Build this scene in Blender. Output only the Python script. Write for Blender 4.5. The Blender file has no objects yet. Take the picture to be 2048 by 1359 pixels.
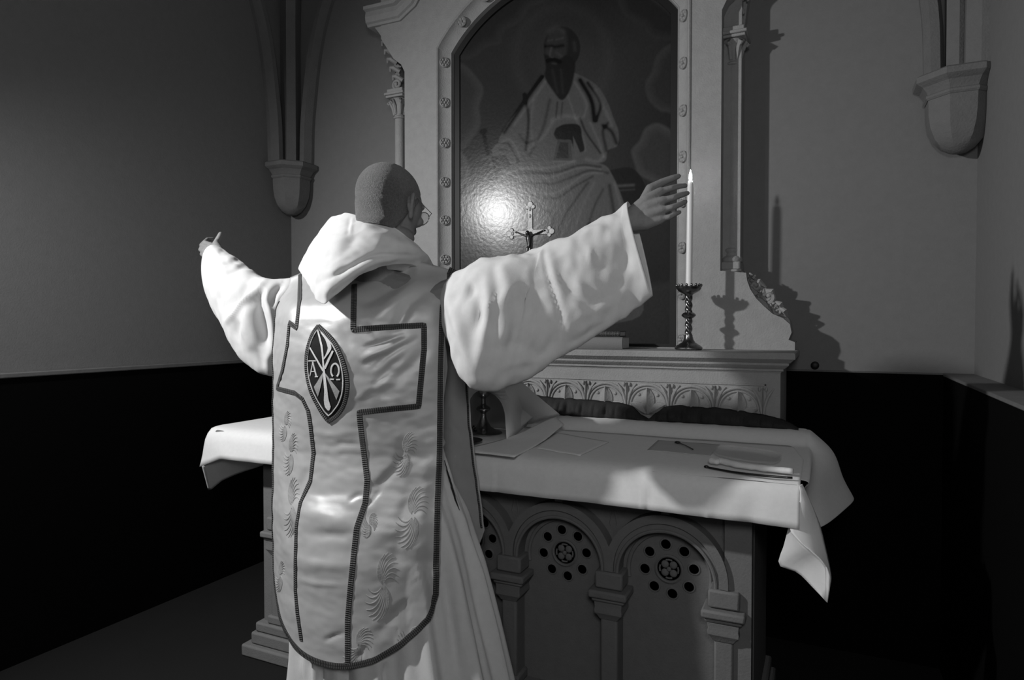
import bpy, bmesh, math, random
from mathutils import Vector, Matrix, noise
from mathutils.bvhtree import BVHTree
from mathutils.geometry import tessellate_polygon
import numpy as np

random.seed(7)
C = bpy.context.scene.collection
SC = bpy.context.scene
PI = math.pi

# ------------------------------------------------------------------ camera
F = 1330.0; W, H = 2048, 1359
YAW = math.radians(25.2); PITCH = math.radians(1.22); EYE = 1.38
cam_d = bpy.data.cameras.new('camera'); cam = bpy.data.objects.new('camera', cam_d); C.objects.link(cam)
cam_d.sensor_width = 36; cam_d.lens = 36 * F / W; cam_d.clip_start = .02
cam.location = (0, 0, EYE); cam.rotation_euler = (PI / 2 - PITCH, 0, YAW)
SC.camera = cam

# ------------------------------------------------------------------ world, lights, exposure
wd = bpy.data.worlds.new('world'); SC.world = wd; wd.use_nodes = True
wd.node_tree.nodes['Background'].inputs[0].default_value = (1, 1, 1, 1)
wd.node_tree.nodes['Background'].inputs[1].default_value = .004

def lamp(name, kind, loc, target, energy, radius, size=None, blend=None):
    l = bpy.data.lights.new(name, kind); l.energy = energy
    l.shadow_soft_size = radius
    if kind == 'SPOT':
        l.spot_size = math.radians(size); l.spot_blend = blend
    o = bpy.data.objects.new(name, l); C.objects.link(o); o.location = loc
    o.rotation_euler = (Vector(target) - Vector(loc)).to_track_quat('-Z', 'Y').to_euler()
    return o
KEY = (-2.62, .42, 2.445)
lamp('key_lamp', 'SPOT', KEY, (-1.2, 1.9, 1.12), 240, .05, 134, 1.0)
lamp('low_lamp', 'POINT', (.12, .75, 1.12), (-1, 2, .5), 1.0, .05)
lamp('fill_lamp', 'POINT', (.18, -.45, 1.95), (-1, 2, 1), 50, .22)  # soft fill added beside the camera to brighten the robe and altar cloth
SC.view_settings.view_transform = 'Standard'; SC.view_settings.look = 'None'
SC.view_settings.exposure = 0.0; SC.view_settings.gamma = 1; SC.view_settings.use_curve_mapping = False

# ------------------------------------------------------------------ pixel <-> world
RM = cam.rotation_euler.to_matrix()
ORG = Vector((0, 0, EYE))
def ray(px, py):
    return (RM @ Vector(((px - W / 2) / F, -(py - H / 2) / F, -1))).normalized()
def onY(px, py, Y):
    d = ray(px, py); return ORG + d * (Y / d.y)
def onZ(px, py, Z):
    d = ray(px, py); return ORG + d * ((Z - EYE) / d.z)
def onX(px, py, X):
    d = ray(px, py); return ORG + d * (X / d.x)
def raytan(px):                      # X / Y of a column of the picture at eye level
    d = ray(px, 660); return d.x / d.y

# ------------------------------------------------------------------ materials
def mat(name, col, rough=.8, bump=0., bscale=200., var=0., vscale=8., metal=0., spec=.4, coat=0., sheen=0., detail=4, bd=.004):
    m = bpy.data.materials.new(name); m.use_nodes = True
    nt = m.node_tree; b = nt.nodes['Principled BSDF']
    c = (col, col, col, 1) if not isinstance(col, tuple) else col + (1,)
    b.inputs['Base Color'].default_value = c
    b.inputs['Roughness'].default_value = rough; b.inputs['Metallic'].default_value = metal
    b.inputs['Specular IOR Level'].default_value = spec
    b.inputs['Coat Weight'].default_value = coat
    b.inputs['Sheen Weight'].default_value = sheen
    tc = nt.nodes.new('ShaderNodeTexCoord')
    if var:
        n = nt.nodes.new('ShaderNodeTexNoise'); n.inputs['Scale'].default_value = vscale; n.inputs['Detail'].default_value = 6
        n.inputs['Roughness'].default_value = .65
        r = nt.nodes.new('ShaderNodeMapRange'); r.inputs[1].default_value = .25; r.inputs[2].default_value = .75
        r.inputs[3].default_value = 1 - var; r.inputs[4].default_value = 1 + var
        mx = nt.nodes.new('ShaderNodeMix'); mx.data_type = 'RGBA'; mx.blend_type = 'MULTIPLY'; mx.inputs[0].default_value = 1
        mx.inputs[6].default_value = c
        nt.links.new(tc.outputs['Object'], n.inputs['Vector']); nt.links.new(n.outputs['Fac'], r.inputs[0])
        nt.links.new(r.outputs[0], mx.inputs[7]); nt.links.new(mx.outputs[2], b.inputs['Base Color'])
    if bump:
        n = nt.nodes.new('ShaderNodeTexNoise'); n.inputs['Scale'].default_value = bscale; n.inputs['Detail'].default_value = detail
        bp = nt.nodes.new('ShaderNodeBump'); bp.inputs['Strength'].default_value = bump; bp.inputs['Distance'].default_value = bd
        nt.links.new(tc.outputs['Object'], n.inputs['Vector']); nt.links.new(n.outputs['Fac'], bp.inputs['Height'])
        nt.links.new(bp.outputs[0], b.inputs['Normal'])
    return m
M = {}
M['plaster'] = mat('painted_plaster', .20, .9, .18, 160, .05, 30, spec=.12)
M['plaster_stone'] = mat('painted_rib_stone', .17, .85, .5, 120, .08, 20, spec=.2)
M['dado'] = mat('black_dado_paint', .003, .9, .1, 60, spec=.05)
M['rail'] = mat('dado_rail_paint', .15, .75, .2, 60, .1, 20, spec=.2)
M['floor'] = mat('dark_floor', .004, .9, .1, 20, .2, 5)
M['stone'] = mat('painted_stone', .33, .7, .5, 160, .08, 25, spec=.25)
M['stone_altar'] = mat('painted_altar_stone', .16, .8, .25, 160, .08, 25, spec=.25)
M['hollow'] = mat('hollow_shade_stone', .06, .9)  # shade of the cavity behind the pierced holes, put into the core's colour
M['black_frame'] = mat('black_wood', .012, .5, spec=.3)
M['linen'] = mat('white_linen', .74, .9, .5, 1100, .04, 60, spec=.15, sheen=.15, bd=.0008)
M['alb'] = mat('white_cotton', .64, .9, .6, 900, .05, 40, spec=.12, sheen=.1, bd=.0009)
M['veil'] = mat('stiff_white_veil', .80, .8, .3, 900, spec=.2, bd=.0008)
M['black_cloth'] = mat('black_ruffled_cloth', .03, .75, .4, 300, .3, 10, spec=.2)
M['brass'] = mat('tarnished_brass', .22, .28, .3, 60, .25, 30, metal=1.)
M['brass_light'] = mat('bright_brass', .28, .5, .3, 80, .2, 60, metal=.4)
M['bronze'] = mat('dark_bronze', .06, .25, metal=.8)
M['silver'] = mat('polished_silver', .55, .25, metal=1.)
M['skin'] = mat('skin', .21, .6, .5, 260, .12, 50, spec=.3, bd=.0010)
M['hair'] = mat('cropped_hair', .07, .5, 1.0, 520, .8, 200, spec=.75, sheen=.35, bd=.004)
M['paper'] = mat('paper', .74, .85, .1, 200, spec=.2)
M['board'] = mat('grey_card', .5, .7, spec=.3)
M['book'] = mat('book_cloth', .22, .7, .4, 300, spec=.3)
M['book_dark'] = mat('dark_leather', .04, .5, .4, 300, spec=.4)
M['gilt'] = mat('gilt_lines', .5, .4, metal=.7)
M['pages'] = mat('book_pages', .62, .85, .4, 500, spec=.2)
M['glass_rim'] = mat('ground_glass_edge', .6, .3, spec=.5)
M['emblem_black'] = mat('black_velvet', .012, .8, .3, 600, spec=.2)
M['emblem_white'] = mat('white_embroidery', .72, .55, .6, 700, spec=.3)
M['emblem_grey'] = mat('grey_embroidery', .36, .55, .6, 700, spec=.3)
M['swirl'] = mat('damask_swirl', .33, .5, .3, 600, spec=.35)
M['shoe'] = mat('black_leather', .015, .4)
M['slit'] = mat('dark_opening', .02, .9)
M['wire'] = mat('steel_wire', .5, .25, metal=1.)

def glassy(name):
    m = bpy.data.materials.new(name); m.use_nodes = True
    b = m.node_tree.nodes['Principled BSDF']
    b.inputs['Base Color'].default_value = (.9, .9, .9, 1); b.inputs['Roughness'].default_value = .06
    b.inputs['Alpha'].default_value = .30; b.inputs['Specular IOR Level'].default_value = .8
    return m
M['glass'] = glassy('clear_glass')

def candle_mat():
    m = bpy.data.materials.new('candle_wax'); m.use_nodes = True
    b = m.node_tree.nodes['Principled BSDF']
    b.inputs['Base Color'].default_value = (.86, .86, .86, 1); b.inputs['Roughness'].default_value = .4
    b.inputs['Subsurface Weight'].default_value = .4; b.inputs['Subsurface Radius'].default_value = (.02, .02, .02)
    b.inputs['Subsurface Scale'].default_value = 1.
    return m
M['wax'] = candle_mat()
def flame_mat():
    m = bpy.data.materials.new('flame'); m.use_nodes = True
    b = m.node_tree.nodes['Principled BSDF']
    b.inputs['Base Color'].default_value = (1, 1, 1, 1)
    b.inputs['Emission Color'].default_value = (1, 1, 1, 1); b.inputs['Emission Strength'].default_value = 45
    return m
M['flame'] = flame_mat()

def satin_mat():                      # woven satin: fine thread bump and a soft gloss
    m = mat('ivory_satin', .51, .36, .5, 1300, .04, 30, spec=.5, sheen=.1, bd=.0006)
    nt = m.node_tree; b = nt.nodes['Principled BSDF']
    b.inputs['Metallic'].default_value = .2
    return m
M['satin'] = satin_mat()
def braid_mat():
    m = bpy.data.materials.new('woven_braid'); m.use_nodes = True
    nt = m.node_tree; b = nt.nodes['Principled BSDF']
    b.inputs['Roughness'].default_value = .7
    uv = nt.nodes.new('ShaderNodeUVMap'); uv.uv_map = 'UVMap'
    sp = nt.nodes.new('ShaderNodeSeparateXYZ'); nt.links.new(uv.outputs[0], sp.inputs[0])
    def mth(op, a, bb):
        n = nt.nodes.new('ShaderNodeMath'); n.operation = op
        for i, v in enumerate((a, bb)):
            if v is None: continue
            if hasattr(v, 'name') or hasattr(v, 'node'): nt.links.new(v, n.inputs[i])
            else: n.inputs[i].default_value = v
        return n.outputs[0]
    u = mth('MULTIPLY', sp.outputs[0], 2 * PI * 165)     # stitches along the braid
    s = mth('SINE', u, None)
    v = mth('ABSOLUTE', mth('SUBTRACT', sp.outputs[1], .5), None)
    mid = mth('LESS_THAN', mth('ABSOLUTE', mth('SUBTRACT', v, .2), None), .13)
    st = mth('MULTIPLY', mth('GREATER_THAN', s, .15), mid)
    r = nt.nodes.new('ShaderNodeMapRange'); nt.links.new(st, r.inputs[0])
    r.inputs[3].default_value = .028; r.inputs[4].default_value = .10
    cb = nt.nodes.new('ShaderNodeCombineColor')
    for i in range(3): nt.links.new(r.outputs[0], cb.inputs[i])
    nt.links.new(cb.outputs[0], b.inputs['Base Color'])
    bp = nt.nodes.new('ShaderNodeBump'); bp.inputs['Strength'].default_value = .6; bp.inputs['Distance'].default_value = .002
    nt.links.new(s, bp.inputs['Height']); nt.links.new(bp.outputs[0], b.inputs['Normal'])
    return m
M['braid'] = braid_mat()

# ------------------------------------------------------------------ objects
def thing(name, label, cat, loc, group=None):
    o = bpy.data.objects.new(name, None); C.objects.link(o); o.empty_display_size = .05
    o.location = loc; o['label'] = label; o['category'] = cat
    if group: o['group'] = group
    return o
def tag(o, label, cat, group=None):
    o['label'] = label; o['category'] = cat
    if group: o['group'] = group
    return o
def root_loc(o):
    while o.parent: o = o.parent
    return Vector(o.location)

class MB:
    def __init__(s): s.v = []; s.f = []; s.uv = {}
    def add(s, vs, fs):
        n = len(s.v); s.v += [Vector(p) for p in vs]; s.f += [tuple(i + n for i in f) for f in fs]; return n
    def box(s, x0, x1, y0, y1, z0, z1):
        s.add([(x, y, z) for x in (x0, x1) for y in (y0, y1) for z in (z0, z1)],
              [(0, 1, 3, 2), (4, 6, 7, 5), (0, 4, 5, 1), (2, 3, 7, 6), (0, 2, 6, 4), (1, 5, 7, 3)]); return s
    def loft(s, loops, closed=True, caps=True):
        n = len(loops[0]); b = s.add([p for l in loops for p in l], [])
        m = n if closed else n - 1
        for i in range(len(loops) - 1):
            for j in range(m):
                k = (j + 1) % n
                s.f.append((b + i * n + j, b + i * n + k, b + (i + 1) * n + k, b + (i + 1) * n + j))
        if caps and closed:
            s.f.append(tuple(b + j for j in range(n))); e = b + (len(loops) - 1) * n
            s.f.append(tuple(e + j for j in reversed(range(n))))
        return s
    def lathe(s, prof, c, seg=32, axis=(0, 0, 1), rot=0., arc=2 * PI):
        q = Vector(axis).to_track_quat('Z', 'Y'); c = Vector(c)
        loops = []
        for r, z in prof:
            loops.append([c + q @ Vector((r * math.cos(rot + arc * j / seg), r * math.sin(rot + arc * j / seg), z)) for j in range(seg)])
        return s.loft(loops)
    def tube(s, pts, rad, seg=10, flat=1., flatdir=None):
        pts = [Vector(p) for p in pts]
        if not hasattr(rad, '__len__'): rad = [rad] * len(pts)
        loops = []; up = Vector((0, 0, 1)); prev = None
        for i, p in enumerate(pts):
            t = (pts[min(i + 1, len(pts) - 1)] - pts[max(i - 1, 0)]).normalized()
            if prev is None:
                a = flatdir.copy() if flatdir else (Vector((0, 1, 0)) if abs(t.y) < .9 else Vector((1, 0, 0)))
            else: a = prev
            a = (a - t * a.dot(t)).normalized(); b = t.cross(a); prev = a
            loops.append([p + a * (rad[i] * flat * math.cos(2 * PI * j / seg)) + b * (rad[i] * math.sin(2 * PI * j / seg)) for j in range(seg)])
        return s.loft(loops)
    def capsule(s, pts, rad, seg=14):           # tube with rounded ends
        pts = [Vector(p) for p in pts]
        d0 = (pts[0] - pts[1]).normalized(); d1 = (pts[-1] - pts[-2]).normalized()
        P, R = [], []
        for a in (85, 60, 30): P.append(pts[0] + d0 * rad[0] * math.sin(math.radians(a))); R.append(rad[0] * math.cos(math.radians(a)))
        P += pts; R += list(rad)
        for a in (30, 60, 85): P.append(pts[-1] + d1 * rad[-1] * math.sin(math.radians(a))); R.append(rad[-1] * math.cos(math.radians(a)))
        return s.tube(P, R, seg)
    def ball(s, c, rx, ry, rz, q=None, n=20):
        c = Vector(c); loops = []
        for i in range(n + 1):
            th = PI * (i + .02 if i == 0 else i - .02 if i == n else i) / n
            loops.append([c + (q @ Vector((rx * math.sin(th) * math.cos(a), ry * math.sin(th) * math.sin(a), rz * math.cos(th))) if q else
                          Vector((rx * math.sin(th) * math.cos(a), ry * math.sin(th) * math.sin(a), rz * math.cos(th))))
                          for a in [2 * PI * j / (n * 2) for j in range(n * 2)]])
        return s.loft(loops)
    def prism(s, poly, y0, y1, holes=()):        # outline in X,Z with holes, between two Y planes
        loops = [[Vector((p[0], 0, p[1])) for p in l] for l in [poly] + list(holes)]
        tris = tessellate_polygon(loops); flat = [p for l in loops for p in l]; n = len(flat)
        b = s.add([(p.x, y0, p.z) for p in flat] + [(p.x, y1, p.z) for p in flat], [])
        for t in tris:
            s.f.append(tuple(b + i for i in t)); s.f.append(tuple(b + n + i for i in reversed(t)))
        k = b
        for l in loops:
            m = len(l)
            for i in range(m):
                j = (i + 1) % m; s.f.append((k + i, k + j, k + n + j, k + n + i))
            k += m
        return s
    def grid(s, rows):
        n = len(rows[0]); b = s.add([p for r in rows for p in r], [])
        for i in range(len(rows) - 1):
            for j in range(n - 1):
                s.f.append((b + i * n + j, b + i * n + j + 1, b + (i + 1) * n + j + 1, b + (i + 1) * n + j))
        return b
    def build(s, name, m, parent=None, smooth=40, recalc=True, bevel=0, loc=None):
        off = root_loc(parent) if parent else (Vector(loc) if loc else Vector((0, 0, 0)))
        me = bpy.data.meshes.new(name); me.from_pydata([v - off for v in s.v], [], s.f); me.update()
        if recalc:
            bm = bmesh.new(); bm.from_mesh(me); bmesh.ops.recalc_face_normals(bm, faces=bm.faces); bm.to_mesh(me); bm.free()
        if s.uv:
            l = me.uv_layers.new(name='UVMap')
            for lp in me.loops: l.data[lp.index].uv = s.uv.get(lp.vertex_index, (0, 0))
        if smooth:
            me.polygons.foreach_set('use_smooth', [True] * len(me.polygons))
            if smooth < 180: me.set_sharp_from_angle(angle=math.radians(smooth))
        o = bpy.data.objects.new(name, me); C.objects.link(o); me.materials.append(M[m] if isinstance(m, str) else m)
        if parent: o.parent = parent
        elif loc: o.location = off
        if bevel:
            bv = o.modifiers.new('bevel', 'BEVEL'); bv.width = bevel; bv.segments = 2; bv.limit_method = 'ANGLE'; bv.angle_limit = math.radians(40)
        return o
def struct(o): o['kind'] = 'structure'; return o
def dup(o, dx, parent=None):
    c = o.copy(); C.objects.link(c); c.location = Vector(o.location) + Vector(dx)
    if parent: c.parent = parent
    for ch in [x for x in bpy.data.objects if x.parent == o]:
        k = ch.copy(); C.objects.link(k); k.parent = c
    return c
def arc(cx, cz, r, a0, a1, n):
    return [(cx + r * math.cos(math.radians(a0 + (a1 - a0) * i / n)), cz + r * math.sin(math.radians(a0 + (a1 - a0) * i / n))) for i in range(n + 1)]
def lerp(a, b, t): return a + (b - a) * t
def interp(x, xs, ys):
    if x <= xs[0]: return ys[0]
    for i in range(len(xs) - 1):
        if x <= xs[i + 1]:
            t = (x - xs[i]) / (xs[i + 1] - xs[i]); t = t * t * (3 - 2 * t) * .35 + t * .65
            return ys[i] + (ys[i + 1] - ys[i]) * t
    return ys[-1]
def sstep(a, b, x):
    t = min(1, max(0, (x - a) / (b - a))); return t * t * (3 - 2 * t)
def curve(pts, n):                      # Catmull-Rom through the points
    P = [Vector(p) for p in pts]; P = [P[0] * 2 - P[1]] + P + [P[-1] * 2 - P[-2]]
    out = []; m = len(P) - 3
    for i in range(n + 1):
        t = i / n * m; k = min(int(t), m - 1); u = t - k
        a, b, c, d = P[k:k + 4]
        out.append(.5 * ((2 * b) + (c - a) * u + (2 * a - 5 * b + 4 * c - d) * u * u + (3 * b - 3 * c + d - a) * u ** 3))
    return out

# ================================================================== THE ROOM
XL, XR, YB, ZC, YF = -2.99, .535, 3.15, 4.3, -2.6
DZ = 1.19                                                   # top of the dark dado
struct(MB().box(XL - .2, XR + .2, YB, YB + .2, 0, ZC).build('wall_back', 'plaster'))
struct(MB().box(XL - .2, XL, YF, YB, 0, ZC).build('wall_left', 'plaster'))
struct(MB().box(XR, XR + .2, YF, YB, 0, ZC).build('wall_right', 'plaster'))
struct(MB().box(XL - .2, XR + .2, YF - .2, YF, 0, ZC).build('wall_front', 'plaster'))
struct(MB().box(XL - .2, XR + .2, YF - .2, YB + .2, -.1, 0).build('floor', 'floor'))
struct(MB().box(XL - .2, XR + .2, YF - .2, YB + .2, ZC, ZC + .1).build('ceiling', 'plaster'))
struct(MB().box(XL, XR, YB - .02, YB, 0, DZ - .006).build('trim_1', 'dado'))
struct(MB().box(XL, XL + .02, YF, YB - .02, 0, DZ - .02).build('trim_2', 'dado'))
struct(MB().box(XR - .105, XR, YF, YB - .02, 0, DZ - .012).build('trim_3', 'dado'))
struct(MB().box(XL, XR, YB - .026, YB, DZ - .006, DZ).build('trim_4', 'rail', bevel=.002))
struct(MB().box(XL, XL + .028, YF, YB - .026, DZ - .02, DZ).build('trim_5', 'rail', bevel=.004))
struct(MB().box(XR - .108, XR, YF, YB - .026, DZ - .012, DZ).build('trim_6', 'rail', bevel=.003))

# vault corbels in the two corners, with the springing ribs
def corbel(name, label, cx, sx, z0):
    x = XL if sx > 0 else XR
    c = Vector((x + sx * .075, YB - .075, 0))
    t = thing(name, label, 'corbel', (c.x, c.y, z0))
    R = .165
    cap = [(.118, .205), (.124, .212), (.124, .220), (.118, .226), (.124, .238), (.136, .254), (.152, .264), (.160, .270), (.160, .292), (.148, .300), (.1, .301)]
    MB().lathe([(r, z0 + z) for r, z in cap], c, 8, rot=PI / 8).build('abacus', 'plaster_stone', t, smooth=20)
    bowl = [(.012, 0), (.03, .004), (.06, .022), (.088, .055), (.106, .1), (.113, .15), (.115, .208)]
    MB().lathe([(r, z0 + z) for r, z in bowl], c, 8, rot=PI / 8).build('bracket', 'plaster_stone', t, smooth=30)
    # the diagonal rib rises from the abacus and leans out into the room
    def rib(pts, w, d, dirw, dird, nm):
        pts = curve(pts, 24); loops = []
        for p in pts:
            loops.append([p + dirw * a + dird * b for a, b in ((-w, 0), (-w, d * .35), (-w * .45, d), (w * .45, d), (w, d * .35), (w, 0))])
        MB().loft(loops).build(nm, 'plaster_stone', t, smooth=20)
    dg = Vector((sx, -1, 0)).normalized(); pw = Vector((sx, 1, 0)).normalized() * sx
    z1 = z0 + .295
    b = Vector((x + sx * .03, YB - .03, 0))
    rib([b - dg * .02 + Vector((0, 0, z1)), b + dg * -.01 + Vector((0, 0, z1 + .45)), b + dg * .06 + Vector((0, 0, z1 + .95)),
         b + dg * .42 + Vector((0, 0, z1 + 1.4)), b + dg * .95 + Vector((0, 0, 4.28))], .058, .12, pw, dg, 'diagonal_rib')
    rib([(x + sx * .150, YB, z1), (x + sx * .17, YB, z1 + .35), (x + sx * .27, YB, z1 + .85), (x + sx * .55, YB, z1 + 1.4), (x + sx * .85, YB, 4.28)],
        .035, .07, Vector((1, 0, 0)), Vector((0, -1, 0)), 'wall_rib')
    rib([(x, YB - .150, z1), (x, YB - .17, z1 + .35), (x, YB - .27, z1 + .85), (x, YB - .55, z1 + 1.4), (x, YB - .85, 4.28)],
        .035, .07, Vector((0, 1, 0)), Vector((sx, 0, 0)), 'wall_rib')
corbel('wall_corbel', 'faceted stone corbel high in the left corner, left of the altarpiece, carrying vault ribs', 0, 1, 2.045)
corbel('wall_corbel', 'faceted stone corbel high in the right corner, right of the altarpiece, carrying vault ribs', 0, -1, 2.045)

# small dark knob on the wall just right of the retable
k = MB().lathe([(.009, 0), (.010, .004), (.016, .006), (.017, .010), (.014, .014), (.006, .016)], onY(1630, 730, YB), 20, axis=(0, -1, 0)).build('wall_stud', 'black_frame')
tag(k, 'small dark round stud on the back wall above the dado, right of the retable', 'stud')

# ================================================================== ALTAR
AX0, AX1, AY0, AYP = -2.13, -.19, 2.06, 2.135            # outline, front plane, recessed panel
CXA = (AX0 + AX1) / 2
altar = thing('altar', 'painted stone altar with round arches and pierced rosettes under a white cloth', 'altar', (CXA, 2.3, 0))
m = MB(); m.box(-2.30, -.06, 1.975, 2.66, .885, .945); m.box(-2.26, -.10, 2.02, 2.66, .845, .885)
m.build('mensa', 'stone_altar', altar, bevel=.006)
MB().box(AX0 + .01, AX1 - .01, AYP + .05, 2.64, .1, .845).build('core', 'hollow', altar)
MB().box(AX0, AX0 + .04, AYP, 2.64, .1, .845).build('side_panel', 'stone_altar', altar, bevel=.004)
MB().box(AX1 - .035, AX1, AYP + .02, 2.64, .1, .845).build('side_panel', 'stone_altar', altar, bevel=.004)
m = MB(); m.box(AX0 - .07, AX1 + .07, AY0 - .05, 2.66, 0, .05); m.box(AX0 - .035, AX1 + .035, AY0 - .03, 2.66, .05, .1); m.box(AX0 - .02, AX1 + .02, AY0 - .02, 2.66, .1, .14)
m.build('plinth', 'stone_altar', altar, bevel=.008)
PIER = [-.2675 - .357 * i for i in range(6)]
CEN = [(PIER[i] + PIER[i + 1]) / 2 for i in range(5)]
RO, RI, ZA = .19, .150, .600
# recessed panel, pierced with eight round holes per arch round a medallion
holes = []
for cx in CEN:
    for a in range(8):
        an = math.radians(45 * a + 8)
        holes.append(arc(cx + .079 * math.cos(an), ZA + .079 * math.sin(an), .0155, 0, 337.5, 15))
MB().prism([(AX0 + .03, .1), (AX1 - .03, .1), (AX1 - .03, .845), (AX0 + .03, .845)], AYP, AYP + .03, holes).build('pierced_panel', 'stone_altar', altar, smooth=30)
# arch plate: one plane of arches, spandrels cut away
top = .845
openings = []
for cx in CEN:
    openings.append(arc(cx, ZA - .015, RI, 180, 0, 28) + [(cx + RI, .56), (cx + RI, .1395), (cx - RI, .1395), (cx - RI, .56)])
spans = []
hw = .357 / 2
tipz = ZA + math.sqrt(RO ** 2 - hw ** 2)
for i, px_ in enumerate(PIER):
    L = []
    zt = .835
    aT = math.degrees(math.asin(min(1, (zt - ZA) / (RO + .06))))
    def side(cx, sgn):      # arc points of the arch whose centre is cx, from tip upwards
        a_tip = math.degrees(math.acos(hw / RO)); out = []
        for k2 in range(11):
            a = a_tip + (86 - a_tip) * k2 / 10
            out.append((cx + sgn * RO * math.cos(math.radians(a)), ZA + RO * math.sin(math.radians(a))))
        return out
    l = side(px_ - hw, 1) if i < 5 else None      # arch on the left: its right flank
    r = side(px_ + hw, -1) if i > 0 else None
    if l and r: poly = l + [(l[-1][0], zt), (r[-1][0], zt)] + list(reversed(r))[:-1]
    elif l: poly = l + [(l[-1][0], zt), (px_, zt)]
    else: poly = [(px_, zt), (r[-1][0], zt)] + list(reversed(r))
    spans.append(poly)
holes = [o for o in openings] + spans
MB().prism([(AX0, .1), (AX1, .1), (AX1, top), (AX0, top)], AY0 + .012, AYP - .005,
           [o for o in openings if True] + spans).build('arcade', 'stone_altar', altar, smooth=30)
for ic, cx in enumerate(CEN):                                # raised roll round each arch and inner ring
    m = MB(); m.tube([(x, AY0 + .010, z) for x, z in arc(cx, ZA - .015, RI + .004, 0, 180, 40)], .006, 8)
    m.tube([(x, AYP - .004, z) for x, z in arc(cx, ZA - .015, RI - .018, -12, 192, 40)], .007, 8)
    m.prism(arc(cx, ZA, RO + .001, -4, 184, 36) + list(reversed(arc(cx, ZA, RO - .026, -4, 184, 36))), AY0 - .0007 * (ic % 2), AY0 + .02)
    m.build('arch_moulding', 'stone_altar', altar, smooth=35)
    m = MB(); m.lathe([(.046, 0), (.047, .006), (.042, .009), (.038, .006), (.037, -.002)], (cx, AYP, ZA), 32, axis=(0, -1, 0))
    for a in range(4):
        an = math.radians(90 * a + 45); q = Vector((math.cos(an), 0, math.sin(an))); c = Vector((cx, AYP, ZA))
        m.ball(c + q * .019, .0125, .006, .0125, n=8)
        pts = [c + Vector((.03 * math.cos(an + PI / 4 + d), -.003, .03 * math.sin(an + PI / 4 + d))) for d in (-.35, 0, .35)]
        m.tube(pts, .003, 6)
    m.ball((cx, AYP - .004, ZA), .008, .006, .008, n=8)
    m.build('rosette_medallion', 'stone_altar', altar)
    # raised collars round the holes
    m = MB()
    for a in range(8):
        an = math.radians(45 * a + 8)
        m.lathe([(.0155, 0), (.0158, .003), (.019, .003), (.0215, 0)], (cx + .079 * math.cos(an), AYP, ZA + .079 * math.sin(an)), 18, axis=(0, -1, 0))
    m.build('hole_collars', 'stone_altar', altar)
def shaft(x, nm, hw2=.030):
    m = MB()
    m.box(x - .046, x + .046, AY0 - .006, AYP, .53, .585)                       # springer block
    m.box(x - .028, x + .028, AY0, AYP, .14, .44)
    m.build('shaft', 'stone_altar', altar, bevel=.007)
    m = MB(); m.box(x - .064, x + .064, AY0 - .026, AYP, .502, .528); m.box(x - .055, x + .055, AY0 - .016, AYP, .488, .502)
    m.build('impost', 'stone_altar', altar, bevel=.007)
    loops = []
    for z, w in ((.488, .046), (.47, .044), (.462, .046), (.452, .046), (.444, .038), (.43, .029)):
        loops.append([(x - w, AY0 - .002 - (w - .029) * .6, z), (x + w, AY0 - .002 - (w - .029) * .6, z), (x + w, AYP, z), (x - w, AYP, z)])
    MB().loft(loops).build('capital', 'stone_altar', altar, smooth=30, bevel=.002)
    MB().box(x - .04, x + .04, AY0 - .01, AYP, .14, .175).build('shaft_base', 'stone_altar', altar, bevel=.007)
for x in PIER: shaft(x, '')
def spiral(m, c, r0, r1, turns, a0, rad, sgn=1, seg=7, n=30, tilt=0., y=0.):
    pts = []; R = []
    for i in range(n + 1):
        t = i / n; a = a0 + sgn * turns * 2 * PI * t; r = r0 + (r1 - r0) * t
        pts.append(Vector((c[0] + r * math.cos(a), c[1] - y * t, c[2] + r * math.sin(a)))); R.append(rad * (1 - .35 * t))
    m.tube(pts, R, seg); m.ball(pts[-1], rad * 1.1, rad * 1.1, rad * 1.1, n=6)
for i, x in enumerate(PIER):                                 # leaf scrolls in the spandrels
    m = MB(); y = AYP - .018
    m.prism(spans[i], AYP - .022, AYP - .012)
    for sg in ((-1, 1) if 0 < i < 5 else (-1,) if i == 0 else (1,)):
        spiral(m, (x + sg * .024, y, .772), .020, .006, 1.2, PI / 2 if sg > 0 else PI / 2, .0055, -sg)
        m.tube([(x + sg * .004, y, .70), (x + sg * .012, y, .73), (x + sg * .004, y, .77)], [.003, .006, .006], 6)
        for k in range(5): m.ball((x + sg * (.045 + .014 * k), y, .807 + .003 * k), .009, .007, .011, n=6)
    m.build('spandrel_scroll', 'stone_altar', altar)

# ================================================================== RETABLE (the shelf behind the altar table)
RX0, RX1, RY = -2.21, -.150, 2.70
SH = 1.28
ret = thing('retable', 'pale stone shelf with moulded edge and carved leaf frieze behind the altar cloth', 'retable', (CXA, 2.9, .94))
MB().box(RX0, RX1, RY, YB - .021, 0.66, 1.205).build('body', 'stone', ret, bevel=.002)
prof = [(0, 1.200), (.004, 1.207), (.010, 1.209), (.010, 1.216), (.016, 1.220), (.026, 1.228), (.030, 1.232), (.030, 1.240), (.036, 1.243), (.046, 1.252), (.052, 1.256), (.052, 1.276), (.049, SH)]
loops = [[(RX0 - d, YB - .03, z), (RX0 - d, RY - d, z), (RX1 + d, RY - d, z), (RX1 + d, YB - .03, z)] for d, z in prof]
MB().loft(loops).build('cornice', 'stone', ret, smooth=25)
fz0, fz1 = .985, 1.150
m = MB(); per = .177; x0 = -.5656; y = RY
m.box(RX0 + .05, RX1 - .05, RY - .004, RY + .01, fz1, fz1 + .008)
m.box(RX1 - .058, RX1 - .05, RY - .004, RY + .01, fz0 - .03, fz1 + .008)
m.build('frieze_border', 'stone', ret, bevel=.002)
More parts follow.
